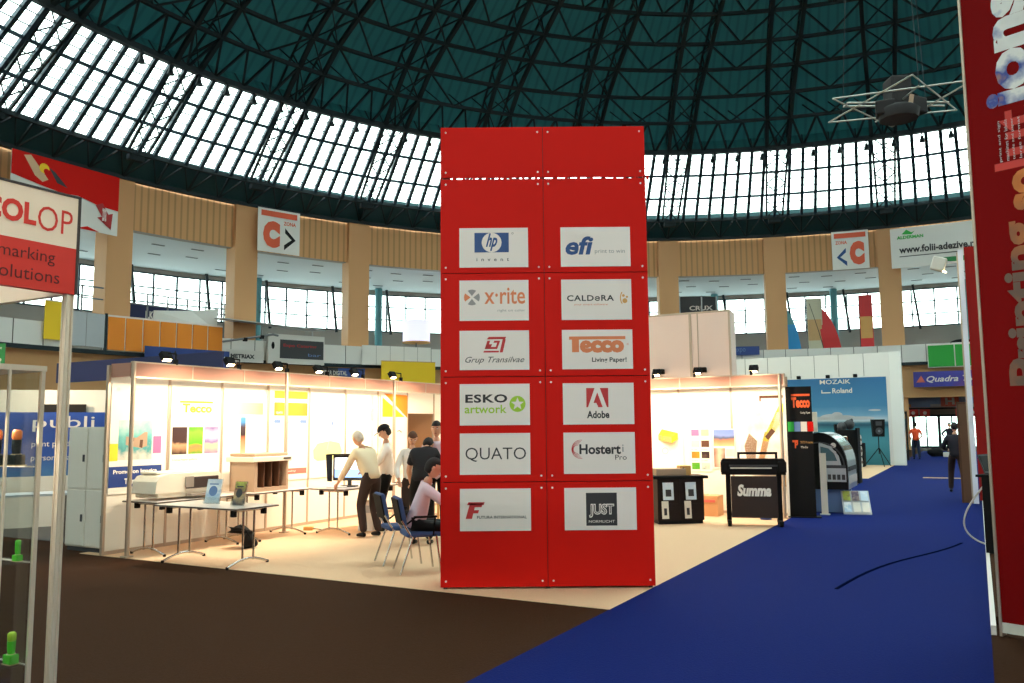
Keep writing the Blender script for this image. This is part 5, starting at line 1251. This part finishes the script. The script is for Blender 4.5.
b = MB('offwhite'); b.lathe([(.85,0),(.88,1.5)], 24); mat('drum', (226,220,250), .5, emit=(225,225,255), estr=.35); b = MB('drum'); b.lathe([(.92,0),(.92,1.45)], 28); b.m('gold').lathe([(.95,-.08),(.95,0)],28)
b.build('drum_lamp', loc=RP(-25.6,38.9,7.55), label='large pale drum lampshade beside the left edge of the tower', cat='lamp')
MB('grey').tube((0,0,0),(0,0,1.86),.05).tube((0,0,0),(0,0,.03),.3,n=16).build('lamp_stand', loc=RP(-25.6,38.9,5.6), label='thin stand beneath the large drum lampshade', cat='stand')
ringsheet('white_screen_panel', -32.3,-25.0,37.1,5.75,7.0,'pale gallery screen behind the yellow board','panel',lambda b,w_,h: [b.m('joint').rect(w_*k/5-.01,w_*k/5+.01,0,h) for k in range(1,5)],'parapet')
# right half of the gallery
t = empty('octagonal_booth', RP(4.2,40.4,8.6), rrz(4.0), 'dark many-sided exhibition header above the pale box tower', 'header')
b = MB('darkgrey'); n_ = 8; pr = [(2.1*cos(2*PI*k/n_+PI/8), .9*sin(2*PI*k/n_+PI/8)) for k in range(n_)]
b.add([(x,y,0) for x,y in pr]+[(x,y,2.6) for x,y in pr], [(k,(k+1)%n_,n_+(k+1)%n_,n_+k) for k in range(n_)]+[tuple(range(n_))[::-1],tuple(range(n_,2*n_))], False)
b.m('plate').text('CRUX', -.1,1.6,1.55,1.9,-.86,.03); b.bx(-1.9,-1.2,-.9,-.6,.1,.9); b.bx(.3,1.7,-.9,-.86,.2,1.1); b.build('panels', t)
for k in (5,6,7,4): MB('lightgrey').tube((pr[k][0],pr[k][1],0),(pr[k][0],pr[k][1],2.65),.06).build('post', t)
MB('grey').bx(-1.9,1.9,-.5,.5,-2.7,0).build('base', t)
def flag(az, lb, m1, m2, h, w_, feather=True, lean_=.0):
    b = MB('lightgrey'); b.tube((0,0,0),(0,0,.3),.05); b.bx(-.35,.35,-.35,.35,0,.04)
    if feather:
        pts = []; N_ = 14
        L_ = [(0+lean_*(k/N_)**1.3*-1.0, .25+(h-.25)*k/N_) for k in range(N_+1)]
        R_ = [(w_*min(1, math.sqrt(max(0,1-(k/N_)**5)))+lean_*(k/N_)**1.3*-1.0, .25+(h-.25)*k/N_) for k in range(N_+1)]
        for i in range(N_):
            b.m(m2 if i > N_*.6 else m1).add([(L_[i][0],0,L_[i][1]),(R_[i][0],.12*sin(i*.7),R_[i][1]),(R_[i+1][0],.12*sin((i+1)*.7),R_[i+1][1]),(L_[i+1][0],0,L_[i+1][1])], [(0,1,2,3)], True)
        b.m('darkgrey').path([(x-.02,0,z) for x,z in L_], .03, 5)
    else:
        b.m(m1).bx(0,w_,-.01,.01,.25,h); b.m(m2).bx(.05,w_-.05,-.014,-.01,h*.4,h*.7); b.m('darkgrey').tube((0,0,0),(0,0,h),.03)
    return b.build('feather_flag' if feather else 'vertical_banner', loc=RP(az,38.3,5.6), rz=rrz(az), label=lb, cat='flag' if feather else 'banner')
mat('skyblue', (48,150,214), .6); mat('flag_red', (206,46,48), .6); mat('flag_beige', (196,190,164), .6)
flag(14.0, 'blue feather flag with a grey-green top on the gallery', 'skyblue', 'teal_post', 4.8, .95, True, .8)
flag(15.9, 'narrow beige upright banner between two feather flags', 'flag_beige', 'tan', 4.95, 1.0, False)
flag(17.7, 'red feather flag beside the beige banner', 'flag_red', 'flag_red', 4.6, 1.15, True, 1.0)
flag(21.0, 'narrow red upright banner below the left-pointing zone sign', 'flag_red', 'gold', 5.0, .85, False)
random.seed(9)
for i, a in enumerate((12.7,13.9,15.0,16.9)):
    mm = ('brown','bluetext','darkgrey','grey')[i]; b = MB(mm); b.bx(-.5,.5,-.3,.3,0,1.3,.02); b.m('sheet'); b.bx(-.3,-.05,-.31,-.3,.8,1.2); b.m('redbar').bx(.1,.25,-.31,-.3,.7,1.1)
    b.build('gallery_crate', loc=RP(a,40.2,5.6), rz=rrz(a), label='%s display crate at the foot of the gallery flags' % ('brown','pale blue','dark','grey')[i], cat='crate', group='crates on the gallery')
ringsheet('blue_strip_banner', 7.9,10.8,37.2,6.6,7.2,'short blue banner strip right of the dark many-sided header','banner',lambda b,w_,h: b.m('bluetext').text('expo', w_*.1,w_*.5,h*.2,h*.8),'blue')
t = empty('green_panel_pair', RP(29.4,37.2,5.35), rrz(29.4), 'pair of bright green panels in pale frames on the gallery', 'panel pair')
MB('green').bx(-1.45,.05,0,.05,.05,1.45).build('panel', t); MB('green').bx(.12,1.7,0,.05,.05,1.45).build('panel', t); MB('plate').bx(-1.5,1.75,.03,.08,0,1.52).build('frame', t)
b = MB('soft_black'); b.ball((0,0,.5),(.9,.4,.45)); b.box((-1.6,0,.4),(1.8,.3,.12)); b.box((-1.6,0,.65),(1.6,.3,.08)); b.m('grey').tube((-2.3,0,0),(-2.3,0,.7),.04); b.tube((-1,0,0),(-1,0,.7),.04); b.build('stacked_gear', loc=RP(30.2,38.4,6.3), rz=rrz(30.2), label='dark pile of gear above the green gallery panels', cat='equipment')
MB('gallery_grey').bx(-.4,.4,0,.4,0,1.75).build('grey_bin', loc=RP(26.7,38.6,5.6), rz=rrz(26.7), label='grey box standing left of the green gallery panels', cat='box')
mat_grad('purple_print', [(0,(60,50,130)),(.5,(70,70,170)),(1,(120,60,130))], 'X', -3, 3, noise=.8, nscale=2)
def rp(b, w_, h): b.m('plate').text('Quadra TV', w_*.2,w_*.95,h*.25,h*.7,0,.02,.3); b.m('redbar').poly([(w_*.04,h*.3),(w_*.12,h*.75),(w_*.18,h*.3)])
ringsheet('purple_banner', 25.7,31.6,37.1,4.1,5.1,'purple banner with slanted white letters under the green panels','banner',rp,'purple_print')
# ------------------------------------------------------------------ small lamps under the top of the glazing
t = empty('dome_spotlight', (0,0,0), 0, 'x', 'spotlight', 'spotlights hanging along the top of the dome glazing')
MB('steel_dark').tube((0,0,0),(0,0,-.32),.04).build('hanger', t)
b = MB('steel_dark'); b.lathe([(.08,-.3),(.1,-.42),(.18,-.68)], 10); b.build('lamp_shade', t); learn(t)
k0 = 0
for k in range(0, 42):
    a = PH - 6 + STEP/4*(k+.5)
    if k == 0: o = t; o.location = RP(a, 32.2, 19.65); o.rotation_euler = (0,0,rrz(a))
    else: o = dup(t, RP(a, 32.2, 19.65), rrz(a))
    o['label'] = 'small dark spotlight hanging below the top edge of the dome glazing'
# ------------------------------------------------------------------ hanging lighting rig
HR = Vector((10.65, 22, 10.35))
t = empty('hanging_rig', HR, 0, 'thin star-shaped metal rig with dark loudspeaker cluster hanging under the dome', 'lighting rig')
mat('rig_alu', (170,170,160), .4, .3); mat('cluster', (30,25,26), .8)
def tri(off, zt, nm):
    b = MB('rig_alu'); pts = [Vector((1.95*sin(R(off+120*k)), 1.95*cos(R(off+120*k))*1.0, zt)) for k in range(3)]
    for i in range(3): b.tube(pts[i], pts[(i+1) % 3], .022, n=6)
    b.build(nm, t)
tri(75, .1, 'frame'); tri(20, .12, 'frame')
MB('rig_alu').tube((-1.4,0,.13),(1.4,0,.13),.03).tube((-1.4,.25,.13),(1.4,.25,.13),.03).tube((.0,-1.2,.11),(0,1.4,.11),.02).build('crossbar', t)
b = MB('cluster'); b.box((0,0,.3),(.55,.6,1.0),bev=.05); b.box((.45,.1,.05),(.6,.5,.45),rz=.4,bev=.05); b.box((-.35,0,-.05),(.5,.5,.4),rz=-.4,bev=.05); b.m('machine_beige').box((.2,-.25,.0),(.12,.12,.5),ry=.2); b.m('cluster').lathe([(.5,-.35),(.55,-.1),(.4,.0)],12); b.build('speaker_cluster', t)
for (x, y) in ((1.2,.8),(-1.2,.8),(0,-1.2)): MB('steel_dark').tube((x,y,.1),(x*.2,y*.2,17.6),.012,n=4).build('hanging_cable', t)
# ------------------------------------------------------------------ floodlights on stands, added unseen behind the viewer to brighten the tower
for (x, y, e_, lb) in ((-4.2,-2.5,260,'added unseen floodlight stand behind the brown carpet, on the showcase side'),(3.0,-3.0,150,'added unseen floodlight stand at the near end of the blue aisle')):
    t = empty('added_light_stand', (x,y,0), math.atan2(-(0.4-x), (9-y))+PI, lb, 'floodlight')
    MB('soft_black').tube((0,0,.5),(0,0,4.1),.03).build('pole', t)
    for k in range(3): a = 2*PI*k/3; MB('soft_black').tube((0,0,.9),(.7*cos(a),.7*sin(a),.01),.02).build('leg', t)
    MB('soft_black').box((0,-.06,4.2),(.4,.12,.3),bev=.02).build('housing', t)
    lamp('tower_fill_light', (x + (0.4-x)*.03, y+.35, 4.2), (0.4, 9, 2.5), e_, R(48), .5, (1,.84,.70), .12)
